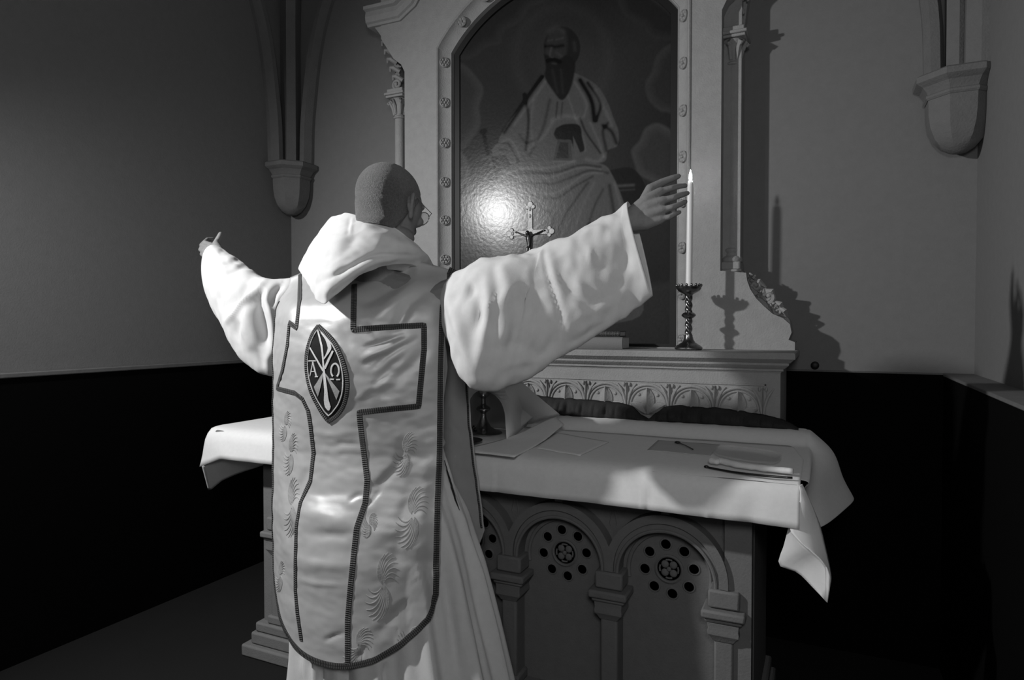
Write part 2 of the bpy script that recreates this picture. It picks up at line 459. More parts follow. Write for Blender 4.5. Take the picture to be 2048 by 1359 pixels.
def leaf(m, p0, p1, w, bend=0., ridge=.012, n=9, y=RY, curl=0):
    p0 = Vector((p0[0], 0, p0[1])); p1 = Vector((p1[0], 0, p1[1])); d = p1 - p0; L = d.length; t = d.normalized(); nrm = Vector((-t.z, 0, t.x))
    rows = []
    for i in range(n + 1):
        s = i / n; c = p0 + d * s + nrm * bend * math.sin(PI * s)
        ww = w * math.sin(PI * min(1, s * .86 + .10)) ** .8
        row = []
        for q in (-1, -.6, 0, .6, 1):
            h = {0: ridge, .6: ridge * .35, 1: .0005}[abs(q)] * (1 - .3 * s)
            row.append(Vector((c.x, y - h, c.z)) + nrm * ww * q)
        rows.append(row)
    m.grid(rows)
kx = []
xx = x0 + per * 2
while xx > RX0: kx.append(xx); xx -= per
motif = None
RA = per / 2 - .003; cz = fz1 - .096
def pointed(m, c, ang, L, w, h, edge=.005):
    # thick pointed petal with a sharp ridge, lying on the panel
    d = Vector((math.cos(ang), 0, math.sin(ang))); q = Vector((-d.z, 0, d.x)); c = Vector((c[0], RY, c[1])); rows = []
    for i in range(13):
        t = i / 12; ww = w * (math.sin(PI * min(1, .06 + .94 * t) ** 1.15) ** .75 + .02); hh = h * (.35 + .65 * math.sin(PI * (.15 + .75 * t)))
        p = c + d * (L * t)
        rows.append([p - q * ww * 1.06 + Vector((0, .002, 0)), p - q * ww + Vector((0, -edge, 0)), p - q * ww * .5 + Vector((0, -(edge + hh) * .42, 0)), p + Vector((0, -edge - hh, 0)),
                     p + q * ww * .5 + Vector((0, -(edge + hh) * .42, 0)), p + q * ww + Vector((0, -edge, 0)), p + q * ww * 1.06 + Vector((0, .002, 0))])
    m.grid(rows)
for xs in kx:                                             # buds between the arches
    if not (RX0 + .06 < xs < RX1 - .03): continue
    m = MB(); pointed(m, (xs, cz - .03), PI / 2, fz1 - cz + .026, .0085, .010, .006)
    for sg in (-1, 1):
        m.tube(curve([(xs + sg * .002, RY - .003, cz - .02), (xs + sg * .010, RY - .006, cz + .03), (xs + sg * .022, RY - .007, cz + .062), (xs + sg * .040, RY - .004, cz + .088)], 12), [.006] * 4 + [.0065] * 5 + [.005, .0045, .003, .002], 7)
        m.ball((xs + sg * .012, RY - .004, fz1 - .012), .006, .007, .009, n=6)
    m.build('frieze_bud', 'stone', ret, smooth=30)
for xs in kx:                                             # round arches holding three-lobed leaves
    cx = xs - per / 2
    if cx < RX0 + .06: continue
    m = MB(); pts = [(x, RY - .003, z) for x, z in arc(cx, cz, RA, -8, 188, 34)]
    m.tube(pts, .0062, 8)
    m.tube([(x, RY - .002, z) for x, z in arc(cx, cz, RA - .013, -2, 182, 30)], .0042, 8)
    m.build('frieze_arch', 'stone', ret, smooth=30)
    m = MB()
    pointed(m, (cx, cz - .035), PI / 2, .108, .027, .022)
    for sg in (-1, 1):
        pointed(m, (cx + sg * .006, cz - .034), PI / 2 - sg * math.radians(58), .078, .024, .018)
        m.ball((cx + sg * .038, RY - .002, cz + .044), .007, .005, .007, n=6)
        m.lathe([(.0045, 0), (.0055, .007), (.003, .009)], (cx + sg * .010, RY - .008, cz - .058), 10, axis=(0, -1, 0))
    m.build('frieze_leaf', 'stone', ret, smooth=30)

# ================================================================== ALTARPIECE
YP = 2.96
PC = -1.177
rer = thing('altarpiece', 'tall pale stone altarpiece with arched painting frame and side colonnettes', 'altarpiece', (PC, 3.05, SH))
def fx(px, py, Y=YP): p = onY(px, py, Y); return (p.x, p.z)
FR = -.408                                                # right edge of the face
right = [(-.111, SH), fx(1590, 684), fx(1577, 679), fx(1583, 665), fx(1580, 648), fx(1566, 636), fx(1545, 627), fx(1528, 612), fx(1512, 596),
         fx(1500, 577), fx(1494, 560), fx(1492, 545), (FR, fx(1440, 541)[1]), (FR, 2.72), (FR + .02, 2.76), (FR + .07, 2.80), (FR + .15, 2.92), (FR + .15, 3.6)]
FLX = -2.02
left = [(PC * 2 - p[0] if i < 12 else FLX - (p[0] - FR), p[1]) for i, p in enumerate(right)]
# left shoulder measured on its own: the stepped gable moulding
outline = right + [(-1.5, 3.9), (-1.9, 3.6)] + list(reversed(left))
outline = right + list(reversed(left))
HWD, ZS = .575, 2.80
PCX = -1.18
opening = [(PCX - HWD - .03, SH - .0001 + .0), ] 
def opening_loop(g):                                       # g = how far outside the picture edge
    k, R = .434, .712
    R2 = R + g; half = HWD + g
    zz = ZS - k + math.sqrt(max(R2 ** 2 - half ** 2, 0)) if R2 > half else ZS
    a0 = math.degrees(math.acos(half / R2)) if R2 > half else 0
    return [(PCX - half, SH + .001), (PCX + half, SH + .001)] + [(PCX + (R2) * math.cos(math.radians(a)), ZS - k + R2 * math.sin(math.radians(a))) for a in [a0 + (180 - 2 * a0) * i / 36 for i in range(37)]]
hole = opening_loop(.057)
hole = [(x, max(z, SH + .004)) for x, z in hole]
MB().prism(outline, YP, YP + .07, [hole]).build('face_slab', 'stone', rer, smooth=25)
# deeper back slab, set in from the face
def inset(pl, d): return [(x + (d if x > PC else -d) * -1, z) for x, z in pl]
hb = opening_loop(.0); hb = [(x, max(z, SH + .004)) for x, z in hb]
bk = [(-.125, SH), fx(1590, 684), fx(1577, 679), fx(1583, 665), fx(1578, 640), fx(1540, 590), fx(1520, 560), (-.335, 1.62), (-.335, 3.6)]
bkl = [(PC * 2 - .02 - x, z) for x, z in bk]
MB().prism(bk + list(reversed(bkl)), YP + .07, YB - .001, [hb]).build('back_slab', 'stone', rer, smooth=25)
# splayed rim of the picture opening
gl = []
for g, y in ((.068, YP + .003), (.068, YP - .006), (.062, YP - .009), (.057, YP - .005), (.054, YP + .004), (.046, YP + .018), (.034, YP + .029), (.020, YP + .037), (.010, YP + .042), (.008, YP + .040), (.004, YP + .041), (.003, YP + .055), (.0, YP + .075)):
    l = opening_loop(g); l[0] = (l[0][0], SH + .003); l[1] = (l[1][0], SH + .003); gl.append((l, y))
loops = [[(x, y, z) for x, z in l[1:] + [l[0]]] for l, y in gl]
mm = MB(); mm.loft(loops, closed=False, caps=False); mm.build('opening_moulding', 'stone', rer, smooth=30)
# small rosettes along the rim
def rosette(p, parent, r=.025):
    m = MB(); c = Vector(p)
    for a in range(6):
        an = a * PI / 3; q = Vector((math.cos(an), 0, math.sin(an)))
        m.ball(c + q * r * .62, r * .34, .011, r * .34, n=6)
    m.lathe([(r * .98, -.004), (r * 1.04, .006), (r * .92, .010), (r * .80, .003)], c, 20, axis=(0, -1, 0))
    m.ball(c + Vector((0, -.006, 0)), r * .24, .010, r * .24, n=6)
    return m.build('rosette', 'stone', parent)
ros = rosette((0, 0, 0), rer); me_r = ros.data; me_r.transform(Matrix.Translation(rer.location)); bpy.data.objects.remove(ros)
def put_ros(x, y, z, tilt=0.):
    o = bpy.data.objects.new('rosette', me_r); C.objects.link(o); o.parent = rer
    o.location = Vector((x, y, z)) - Vector(rer.location); o.rotation_euler = (0, 0, tilt)
for py in (127, 207, 287, 365, 441, 519, 597, 675):
    q = onY(867, py, YP + .008); put_ros(PCX - HWD - .034, YP + .022, q.z, .75)
    put_ros(PCX + HWD + .034, YP + .022, q.z, -.75)
k, R2 = .434, .712 + .034
for a in (48, 61, 75, 90, 105, 119, 132): put_ros(PCX + R2 * math.cos(math.radians(a)), YP + .016, ZS - k + R2 * math.sin(math.radians(a)))
# colonnettes in the set-back edges
def colonnette(x, sg):
    y = 3.055; zb = onY(1466, 545, y).z
    m = MB(); m.box(x - .052, x + .045, y - .05, YB - .001, zb, zb + .012); m.box(x - .045, x + .040, y - .042, YB - .001, zb + .012, zb + .045)
    m.build('column_block', 'stone', rer, bevel=.004)
    m = MB(); m.lathe([(.044, zb + .045), (.046, zb + .055), (.042, zb + .066), (.033, zb + .072), (.031, zb + .085), (.036, zb + .093), (.036, zb + .1), (.028, zb + .106), (.0265, zb + .12)], (x, y, 0), 28)
    m.build('column_base', 'stone', rer)
    zt = onY(1466, 133, y).z
    MB().lathe([(.0265, zb + .118), (.0262, zt)], (x, y, 0), 28).build('column_shaft', 'stone', rer)
    m = MB(); m.lathe([(.0262, zt - .002), (.033, zt + .002), (.034, zt + .008), (.028, zt + .014), (.027, zt + .03), (.031, zt + .07), (.04, zt + .09), (.05, zt + .103), (.03, zt + .107)], (x, y, 0), 20)
    for a in range(7):
        an = a * 2 * PI / 7
        d = Vector((math.cos(an), math.sin(an), 0)); c = Vector((x, y, 0))
        m.tube([c + d * .028 + Vector((0, 0, zt + .02)), c + d * .036 + Vector((0, 0, zt + .06)), c + d * .056 + Vector((0, 0, zt + .095)), c + d * .063 + Vector((0, 0, zt + .083)), c + d * .054 + Vector((0, 0, zt + .076))], [.008, .010, .009, .008, .006], 7)
    m.build('column_capital', 'stone', rer)
    m = MB(); m.box(x - .055, x + .055, y - .055, YB - .001, zt + .107, zt + .120); m.box(x - .062, x + .062, y - .062, YB - .001, zt + .120, zt + .134); m.box(x - .05, x + .05, y - .05, YB - .001, zt + .134, zt + .155)
    m.build('column_abacus', 'stone', rer, bevel=.004)
    # leaf scroll above the capital, under the gable shoulder
    m = MB(); z2 = zt + .155
    m.prism([(x - .05, z2), (x + sg * .02 + .02, z2), (x + sg * .05, z2 + .10), (x + sg * .07, z2 + .22), (x + sg * .12, z2 + .34), (x - sg * .05, z2 + .4)], 3.09, YB - .001)
    spiral(m, (x + sg * .012, 3.05, z2 + .035), .028, .008, 1.3, -PI / 2, .010, sg)
    for i in range(5):
        zz = z2 + .075 + i * .05; xo = x + sg * (.012 + .018 * i)
        m.tube([(xo - sg * .03, 3.06, zz - .02), (xo, 3.045, zz), (xo + sg * .024, 3.05, zz + .008), (xo + sg * .03, 3.055, zz - .012)], [.012, .013, .010, .006], 7)
    m.build('leaf_scroll', 'stone', rer)
    # carved scroll under the column
    m = MB()
    def S(px, py): p = onY(px, py, 3.03); return (p.x if sg > 0 else PC * 2 - .02 - p.x), 3.03, p.z
    m.tube([S(1497, 552), S(1508, 585), S(1530, 612), S(1572, 633)], [.010, .020, .020, .006], 8)
    cc = S(1536, 594); spiral(m, (cc[0], 3.015, cc[2]), .026, .007, 1.4, -PI / 2, .010, sg)
    cc = S(1556, 622); spiral(m, (cc[0], 3.015, cc[2]), .018, .006, 1.2, PI / 2, .008, sg)
    cc = S(1513, 573); spiral(m, (cc[0], 3.015, cc[2]), .018, .006, 1.2, PI, .009, -sg)
    for q1, q2 in (((1502, 556), 0), ((1524, 588), 40), ((1548, 612), 20), ((1512, 592), 70)):
        c3 = S(*q1)
        for k in range(5):
            an = math.radians(q2 + 72 * k); m.tube([Vector(c3), Vector((c3[0] + .012 * math.cos(an), 3.005, c3[2] + .012 * math.sin(an))), Vector((c3[0] + .022 * math.cos(an + .5), 3.015, c3[2] + .022 * math.sin(an + .5)))], [.005, .007, .003], 6)
    for a, b, c2 in (((1503, 562), (1520, 563), (1532, 574)), ((1525, 580), (1545, 582), (1550, 598)), ((1545, 602), (1562, 608), (1567, 620)), ((1500, 575), (1512, 590), (1506, 598)), ((1555, 612), (1570, 622), (1575, 633))):
        m.tube([S(*a), (S(*b)[0], 3.005, S(*b)[2]), S(*c2)], [.007, .012, .005], 7)
    m.build('side_scroll', 'stone', rer)
colonnette(-.372, 1)
colonnette(onY(800, 400, 3.055).x, -1)
# stepped gable moulding at the top left and its twin
def gable(sg):
    def G(px, py): p = onY(px, py, YP); return (p.x if sg < 0 else PC * 2 - .05 - p.x, p.z)
    pts = [G(738, 40), G(800, 26), G(822, 4), G(850, -50), G(905, -120)]
    loops = []
    for i, (x, z) in enumerate(pts):
        a = Vector((pts[min(i + 1, 4)][0] - pts[max(i - 1, 0)][0], 0, pts[min(i + 1, 4)][1] - pts[max(i - 1, 0)][1])).normalized()
        n = Vector((-a.z, 0, a.x)) * (1 if sg < 0 else -1); c = Vector((x, 0, z))
        loops.append([c + n * o + Vector((0, yy, 0)) for o, yy in ((-.045, 3.1), (-.045, YP - .012), (-.034, YP - .018), (-.028, YP - .03), (0, YP - .035), (.028, YP - .03), (.034, YP - .05), (.05, YP - .052), (.055, 3.1))])
    MB().loft(loops).build('gable_moulding', 'stone', rer, smooth=20)
    q = [G(745, 50), G(775, 90), G(812, 120), G(830, 60), G(870, -40), G(905, -120), G(760, 20)]
    MB().prism(q, YP + .006, YB - .001).build('gable_shoulder', 'stone', rer)
gable(-1); gable(1)

# ---- the painting in the opening
def build_painting():
    nx, nz = 380, 640
    x0, x1, z0, z1 = PCX - HWD - .002, PCX + HWD + .002, SH + .004, ZS + .285
    yp = YP + .085
    X, Z = np.meshgrid(np.linspace(x0, x1, nx), np.linspace(z0, z1, nz))
    R = np.array(RM); v = np.stack([X, np.full_like(X, yp), Z - EYE], -1) @ R       # camera space
    px = W / 2 + F * v[..., 0] / -v[..., 2]; py = H / 2 - F * v[..., 1] / -v[..., 2]
    def seg(a, b):
        ax, ay = a; bx, by = b; dx, dy = bx - ax, by - ay
        t = np.clip(((px - ax) * dx + (py - ay) * dy) / (dx * dx + dy * dy + 1e-9), 0, 1)
        return np.hypot(px - ax - t * dx, py - ay - t * dy)
    def poly(pts, soft=2.):
        ins = np.zeros_like(px, bool); d = np.full_like(px, 1e9); n = len(pts)
        for i in range(n):
            a, b = pts[i], pts[(i + 1) % n]
            d = np.minimum(d, seg(a, b))
            c = ((a[1] > py) != (b[1] > py)) & (px < (b[0] - a[0]) * (py - a[1]) / (b[1] - a[1] + 1e-9) + a[0])
            ins ^= c
        return np.clip(np.where(ins, d, -d) / soft + .5, 0, 1)
    def sm(pts, n=6): return [tuple(p)[:2] for p in curve([(a, b, 0) for a, b in pts], n * (len(pts) - 1))]
    img = .085 + .035 * np.clip((py - 60) / 450, 0, 1)
    def fill(pts, col, soft=2., a=1., closed_smooth=True):
        nonlocal img
        P_ = sm(list(pts) + [pts[0]]) if closed_smooth else pts
        k_ = poly(P_, soft) * a; img = img * (1 - k_) + col * k_
    def stroke(pts, w, dv, n=5):
        nonlocal img
        P_ = sm(pts, n); d = np.full_like(px, 1e9)
        for i in range(len(P_) - 1): d = np.minimum(d, seg(P_[i], P_[i + 1]))
        img = img + 1.3 * dv * np.exp(-(d / w) ** 2)
    def ell(cx, cy, rx, ry, soft=.15):
        q = np.hypot((px - cx) / rx, (py - cy) / ry); return np.clip((1 - q) / soft + .5, 0, 1)
    # sky with a glow behind the head
    g = np.hypot((px - 1125) / 1.0, (py - 115) / 1.1)
    img += .055 * np.exp(-(g / 85) ** 2) + .02 * np.exp(-((g - 92) / 12) ** 2)
    img += .015 * np.sin(px * .02 + py * .013)
    # clouds
    def cloud(pts, lo, rim):
        nonlocal img
        P_ = sm(list(pts) + [pts[0]]); k_ = poly(P_, 6); k2 = poly(P_, 40)
        img = img * (1 - k_) + (lo * 1.0 + 2.2 * rim * (1 - k2)) * k_
    cloud([(880, 120), (925, 128), (950, 150), (968, 180), (960, 215), (962, 250), (945, 280), (925, 300), (880, 300)], .12, .055)
    cloud([(880, 300), (910, 298), (930, 310), (940, 335), (938, 365), (905, 380), (880, 380)], .16, .06)
    cloud([(900, 120), (945, 118), (975, 95), (1000, 88), (1010, 62), (1040, 45), (1060, 15), (1100, -10), (1100, -120), (900, -100)], .085, .045)
    cloud([(1230, -30), (1245, 25), (1285, 50), (1300, 70), (1345, 78), (1370, 60), (1370, -60)], .07, .04)
    cloud([(1365, 80), (1335, 88), (1312, 110), (1303, 140), (1290, 165), (1295, 195), (1312, 215), (1330, 222), (1365, 215)], .10, .055)
    cloud([(1365, 285), (1345, 262), (1315, 245), (1290, 255), (1278, 280), (1262, 300), (1268, 325), (1275, 345), (1295, 358), (1330, 372), (1365, 365)], .13, .075)
    cloud([(880, 400), (960, 395), (1000, 430), (990, 560), (880, 580)], .15, .05)
    cloud([(1240, 420), (1300, 400), (1365, 400), (1365, 560), (1250, 560)], .10, .04)
    # seat and ledge at the right
    fill([(1215, 340), (1262, 335), (1290, 372), (1290, 420), (1230, 420)], .05, 3)
    stroke([(1235, 371), (1266, 369)], 3, .12); stroke([(1235, 380), (1268, 378)], 2, .05)
    # robe: lower body
    fill([(1000, 345), (1040, 325), (1090, 318), (1150, 322), (1205, 328), (1225, 352), (1245, 400), (1262, 460), (1275, 560), (1262, 640), (1000, 640), (985, 520), (990, 430), (990, 380)], .27, 3)
    # torso and sleeves
    fill([(1092, 150), (1068, 178), (1045, 210), (1022, 240), (1008, 262), (998, 285), (1012, 292), (1038, 318), (1048, 325), (1110, 322), (1170, 325), (1208, 322), (1215, 300), (1234, 290), (1236, 262), (1226, 235), (1215, 205), (1195, 172), (1160, 150), (1130, 142)], .25, 3)
    # folds: light and dark strokes
    for p, w_, d_ in (
        ([(1085, 155), (1050, 205), (1010, 265)], 4, -.17), ([(1094, 160), (1062, 205), (1030, 250)], 3, .06),
        ([(1050, 190), (1058, 240), (1052, 300)], 3.5, -.14), ([(1068, 200), (1062, 250), (1068, 290)], 3, .05),
        ([(1100, 200), (1085, 260), (1060, 310)], 3.5, -.08), ([(1115, 205), (1112, 235)], 2, -.10), ([(1125, 205), (1122, 235)], 2, -.08),
        ([(1135, 190), (1150, 235)], 2.5, .06), ([(1160, 160), (1182, 200), (1188, 240)], 5, -.20), ([(1175, 165), (1200, 205), (1192, 240)], 3.5, -.16),
        ([(1190, 180), (1212, 225), (1222, 250)], 4, .07), ([(1150, 165), (1172, 205), (1168, 232)], 3, .07),
        ([(1105, 240), (1130, 232), (1160, 236)], 5, .08), ([(1160, 236), (1172, 265), (1200, 305)], 2.5, -.13), ([(1152, 238), (1165, 275), (1170, 300)], 3, .06),
        ([(1180, 245), (1196, 280), (1206, 312)], 3, .07), ([(1205, 250), (1222, 262), (1232, 285)], 4, -.14), ([(1215, 245), (1205, 262), (1212, 300)], 3.5, -.12),
        ([(1105, 245), (1085, 275), (1058, 298)], 4, .07), ([(1040, 270), (1052, 285), (1068, 282)], 3, -.08),
        ([(1005, 285), (1022, 280), (1040, 310)], 2.6, .09), ([(1000, 289), (1018, 288), (1030, 312)], 2.2, -.1),
        ([(1000, 355), (1040, 338), (1100, 335), (1150, 322)], 3, .09), ([(1005, 362), (1050, 348), (1110, 345), (1160, 330), (1200, 333)], 3, -.11),
        ([(1030, 352), (1080, 357), (1110, 352), (1160, 335), (1200, 338)], 2.4, .08), ([(1050, 362), (1100, 368), (1140, 355), (1180, 340), (1215, 345)], 3, -.10),
        ([(1060, 380), (1100, 388), (1135, 372), (1170, 348), (1205, 345)], 2.6, .08), ([(1075, 395), (1115, 395), (1150, 372), (1185, 352)], 2.6, -.10),
        ([(1000, 380), (1018, 362), (1045, 355)], 4, .08), ([(996, 420), (1000, 385), (1012, 368)], 3, -.05),
        ([(1175, 365), (1150, 400), (1120, 450), (1100, 520)], 3, -.11), ([(1188, 365), (1165, 410), (1145, 470)], 3, .05),
        ([(1205, 378), (1185, 420), (1170, 480)], 3, -.09), ([(1218, 370), (1228, 430), (1240, 500)], 4, -.12), ([(1228, 365), (1243, 420), (1262, 480)], 3, .06),
        ([(1060, 420), (1110, 430), (1090, 480)], 5, -.06), ([(1010, 440), (1040, 480), (1050, 560)], 5, -.08), ([(1030, 430), (1060, 470), (1075, 540)], 4, .05),
        ([(1200, 440), (1205, 520), (1215, 600)], 6, -.07), ([(1130, 500), (1140, 600)], 7, -.07), ([(1165, 500), (1172, 600)], 5, .04)):
        stroke(p, w_, d_)
    # dark hollow of the sleeve and the held book
    fill([(1112, 256), (1130, 248), (1158, 250), (1164, 275), (1168, 300), (1150, 302), (1140, 280), (1120, 282), (1108, 270)], .035, 3)
    fill([(1116, 278), (1142, 280), (1144, 322), (1106, 322)], .17, 2, closed_smooth=False)
    fill([(1120, 284), (1136, 285), (1137, 316), (1112, 316)], .08, 2, closed_smooth=False)
    fill([(1146, 272), (1158, 300), (1160, 312), (1148, 312)], .26, 2)
    stroke([(1108, 322), (1145, 322)], 2, .10); stroke([(1172, 318), (1195, 322), (1206, 312)], 4, .08)
    # hand and sword
    fill([(985, 300), (995, 288), (1010, 290), (1025, 302), (1034, 322), (1025, 330), (1012, 312), (998, 312), (988, 312)], .27, 2.5)
    stroke([(1000, 300), (1015, 300)], 2.5, -.08)
    stroke([(1002, 325), (1015, 350), (1005, 375)], 8, .06)
    stroke([(966, 264), (972, 262)], 4, -.09); stroke([(969, 266), (978, 310)], 3.2, -.10); stroke([(966, 320), (985, 312)], 3, .10)
    stroke([(982, 318), (990, 350), (998, 390), (1004, 430)], 3, .09); stroke([(986, 318), (994, 350), (1001, 390)], 1.5, -.10)
    # head, beard
    k_ = ell(1124, 96, 36, 43, .08); img = img * (1 - k_) + .055 * k_
    fill([(1092, 88), (1098, 62), (1115, 55), (1130, 62), (1135, 85), (1130, 115), (1115, 135), (1098, 130), (1090, 110)], .115, 7, .85)
    fill([(1088, 108), (1092, 135), (1090, 155), (1105, 180), (1122, 200), (1136, 188), (1146, 160), (1150, 125), (1135, 110), (1118, 118), (1100, 112)], .045, 4)
    for p, w_, d_ in (([(1092, 93), (1104, 92)], 3.4, -.05), ([(1110, 94), (1126, 91)], 3.8, -.055), ([(1103, 96), (1100, 112), (1106, 116)], 2.2, .06),
                      ([(1096, 82), (1105, 80)], 2, .04), ([(1112, 80), (1126, 76)], 2.2, .04), ([(1095, 122), (1108, 118), (1120, 124)], 3, -.05), ([(1105, 127), (1112, 128)], 2, .05),
                      ([(1100, 62), (1114, 56), (1128, 62)], 6, .03), ([(1148, 85), (1150, 100)], 4, .035), ([(1105, 140), (1115, 185)], 3, .02), ([(1122, 140), (1126, 185)], 3, .018),
                      ([(1113, 105), (1122, 112)], 3, .03)):
        stroke(p, w_, d_)
    # brush texture
    rng = np.random.default_rng(3)
    nzs = rng.normal(0, 1, img.shape)
    for _ in range(2): nzs = (nzs + np.roll(nzs, 1, 0) + np.roll(nzs, 1, 1) + np.roll(nzs, -1, 0)) / 4
    img = np.clip(img * .29 * (1 + .10 * nzs), .006, .8)
    # a canvas that is not perfectly flat
    Yc = yp + .0010 * np.sin(X * 5 + 1) * np.sin(Z * 4) + .026 * (X - PCX)
    k, Rr = .434, .712
    inside = (Z <= ZS) | (np.hypot(X - PCX, Z - (ZS - k)) <= Rr + .004)
    idx = np.arange(nx * nz).reshape(nz, nx)
    q = inside[:-1, :-1] & inside[1:, 1:] & inside[:-1, 1:] & inside[1:, :-1]
    faces = np.stack([idx[:-1, :-1][q], idx[:-1, 1:][q], idx[1:, 1:][q], idx[1:, :-1][q]], -1)
    me = bpy.data.meshes.new('canvas'); vs = np.stack([X, Yc, Z], -1).reshape(-1, 3)
    me.from_pydata(vs.tolist(), [], faces.tolist()); me.update()
    ca = me.color_attributes.new('picture', 'FLOAT_COLOR', 'POINT')
    c = np.repeat(img.reshape(-1, 1), 4, 1); c[:, 3] = 1
    ca.data.foreach_set('color', c.astype(np.float32).ravel())
    me.polygons.foreach_set('use_smooth', [True] * len(me.polygons))
    m = bpy.data.materials.new('varnished_oil_paint'); m.use_nodes = True
    nt = m.node_tree; b = nt.nodes['Principled BSDF']
    at = nt.nodes.new('ShaderNodeVertexColor'); at.layer_name = 'picture'
    nt.links.new(at.outputs[0], b.inputs['Base Color'])
    b.inputs['Roughness'].default_value = .22; b.inputs['Specular IOR Level'].default_value = .19
    n = nt.nodes.new('ShaderNodeTexNoise'); n.inputs['Scale'].default_value = 55; n.inputs['Detail'].default_value = 5
    bp = nt.nodes.new('ShaderNodeBump'); bp.inputs['Strength'].default_value = .22; bp.inputs['Distance'].default_value = .002
    tc = nt.nodes.new('ShaderNodeTexCoord'); nt.links.new(tc.outputs['Object'], n.inputs['Vector'])
    nt.links.new(n.outputs['Fac'], bp.inputs['Height']); nt.links.new(bp.outputs[0], b.inputs['Normal'])
    me.materials.append(m)
    return me, yp
me, yp = build_painting()
pt = thing('painting', 'dark oil painting of a seated bearded saint with book, set in the arched frame', 'painting', (PCX, yp, SH + .003))
o = bpy.data.objects.new('canvas', me); C.objects.link(o); o.parent = pt; o.location = (-PCX, -yp, -SH - .003)
g0 = opening_loop(-.001); g1 = opening_loop(-.031)
g0[0] = (g0[0][0], SH + .004); g0[1] = (g0[1][0], SH + .004); g1[0] = (g1[0][0], SH + .02); g1[1] = (g1[1][0], SH + .02)
MB().prism(g0, yp - .022, yp + .018, [g1]).build('inner_frame', 'black_frame', pt)

# ================================================================== CLOTHS AND THINGS ON THE ALTAR
def nz(p, s, seed=0.): return noise.noise(Vector(p) * s + Vector((seed, seed * 1.7, 0)))
MT = .950
# under cloth: covers the table, climbs the low step at the back and falls stiffly over the right end
def under_cloth():
    m = MB(); rows = []
    prof = [(2.03, MT - .004), (2.12, MT - .002), (2.35, MT - .002), (2.53, MT - .002), (2.552, MT), (2.566, MT + .008), (2.585, MT + .028), (2.61, MT + .044), (2.64, MT + .047), (2.69, MT + .047)]
    cols = [-2.335 + i * (2.275 / 90) for i in range(91)]
    for y, z in prof:
        rows.append([Vector((x, y + .002 * nz((x, y, 0), 5), z + .0018 * nz((x, y, 1), 6))) for x in cols])
    # right end: continue each row outwards and down
    hem = curve([onY(1580, 1050, 2.04), onY(1600, 1062, 2.10), onY(1640, 1056, 2.18), onY(1680, 1030, 2.38), onY(1708, 1001, 2.56), onY(1704, 992, 2.62)], 9)
    for i, (y, z) in enumerate(prof):
        s = Vector((-.06, y, z)); e = hem[i]
        mid1 = s + Vector((.022, 0, -.008)); mid2 = s.lerp(e, .45) + Vector((.018, .008, .028))
        for k, p in enumerate(curve([s, mid1, mid2, s.lerp(e, .75) + Vector((.004, 0, .008)), e], 24)[1:]):
            rows[i].append(p + Vector((.004 * nz(p, 9), 0, .004 * nz(p, 8, 3))))
    m.grid(rows)
    o = m.build('altar_under_cloth', 'linen', smooth=180, loc=(-1.2, 2.3, MT))
    sd = o.modifiers.new('thick', 'SOLIDIFY'); sd.thickness = .0025; sd.offset = 1
    su = o.modifiers.new('sub', 'SUBSURF'); su.levels = 1; su.render_levels = 2
    tag(o, 'white linen under cloth rising at the back and flaring past the right altar end', 'altar cloth')
under_cloth()
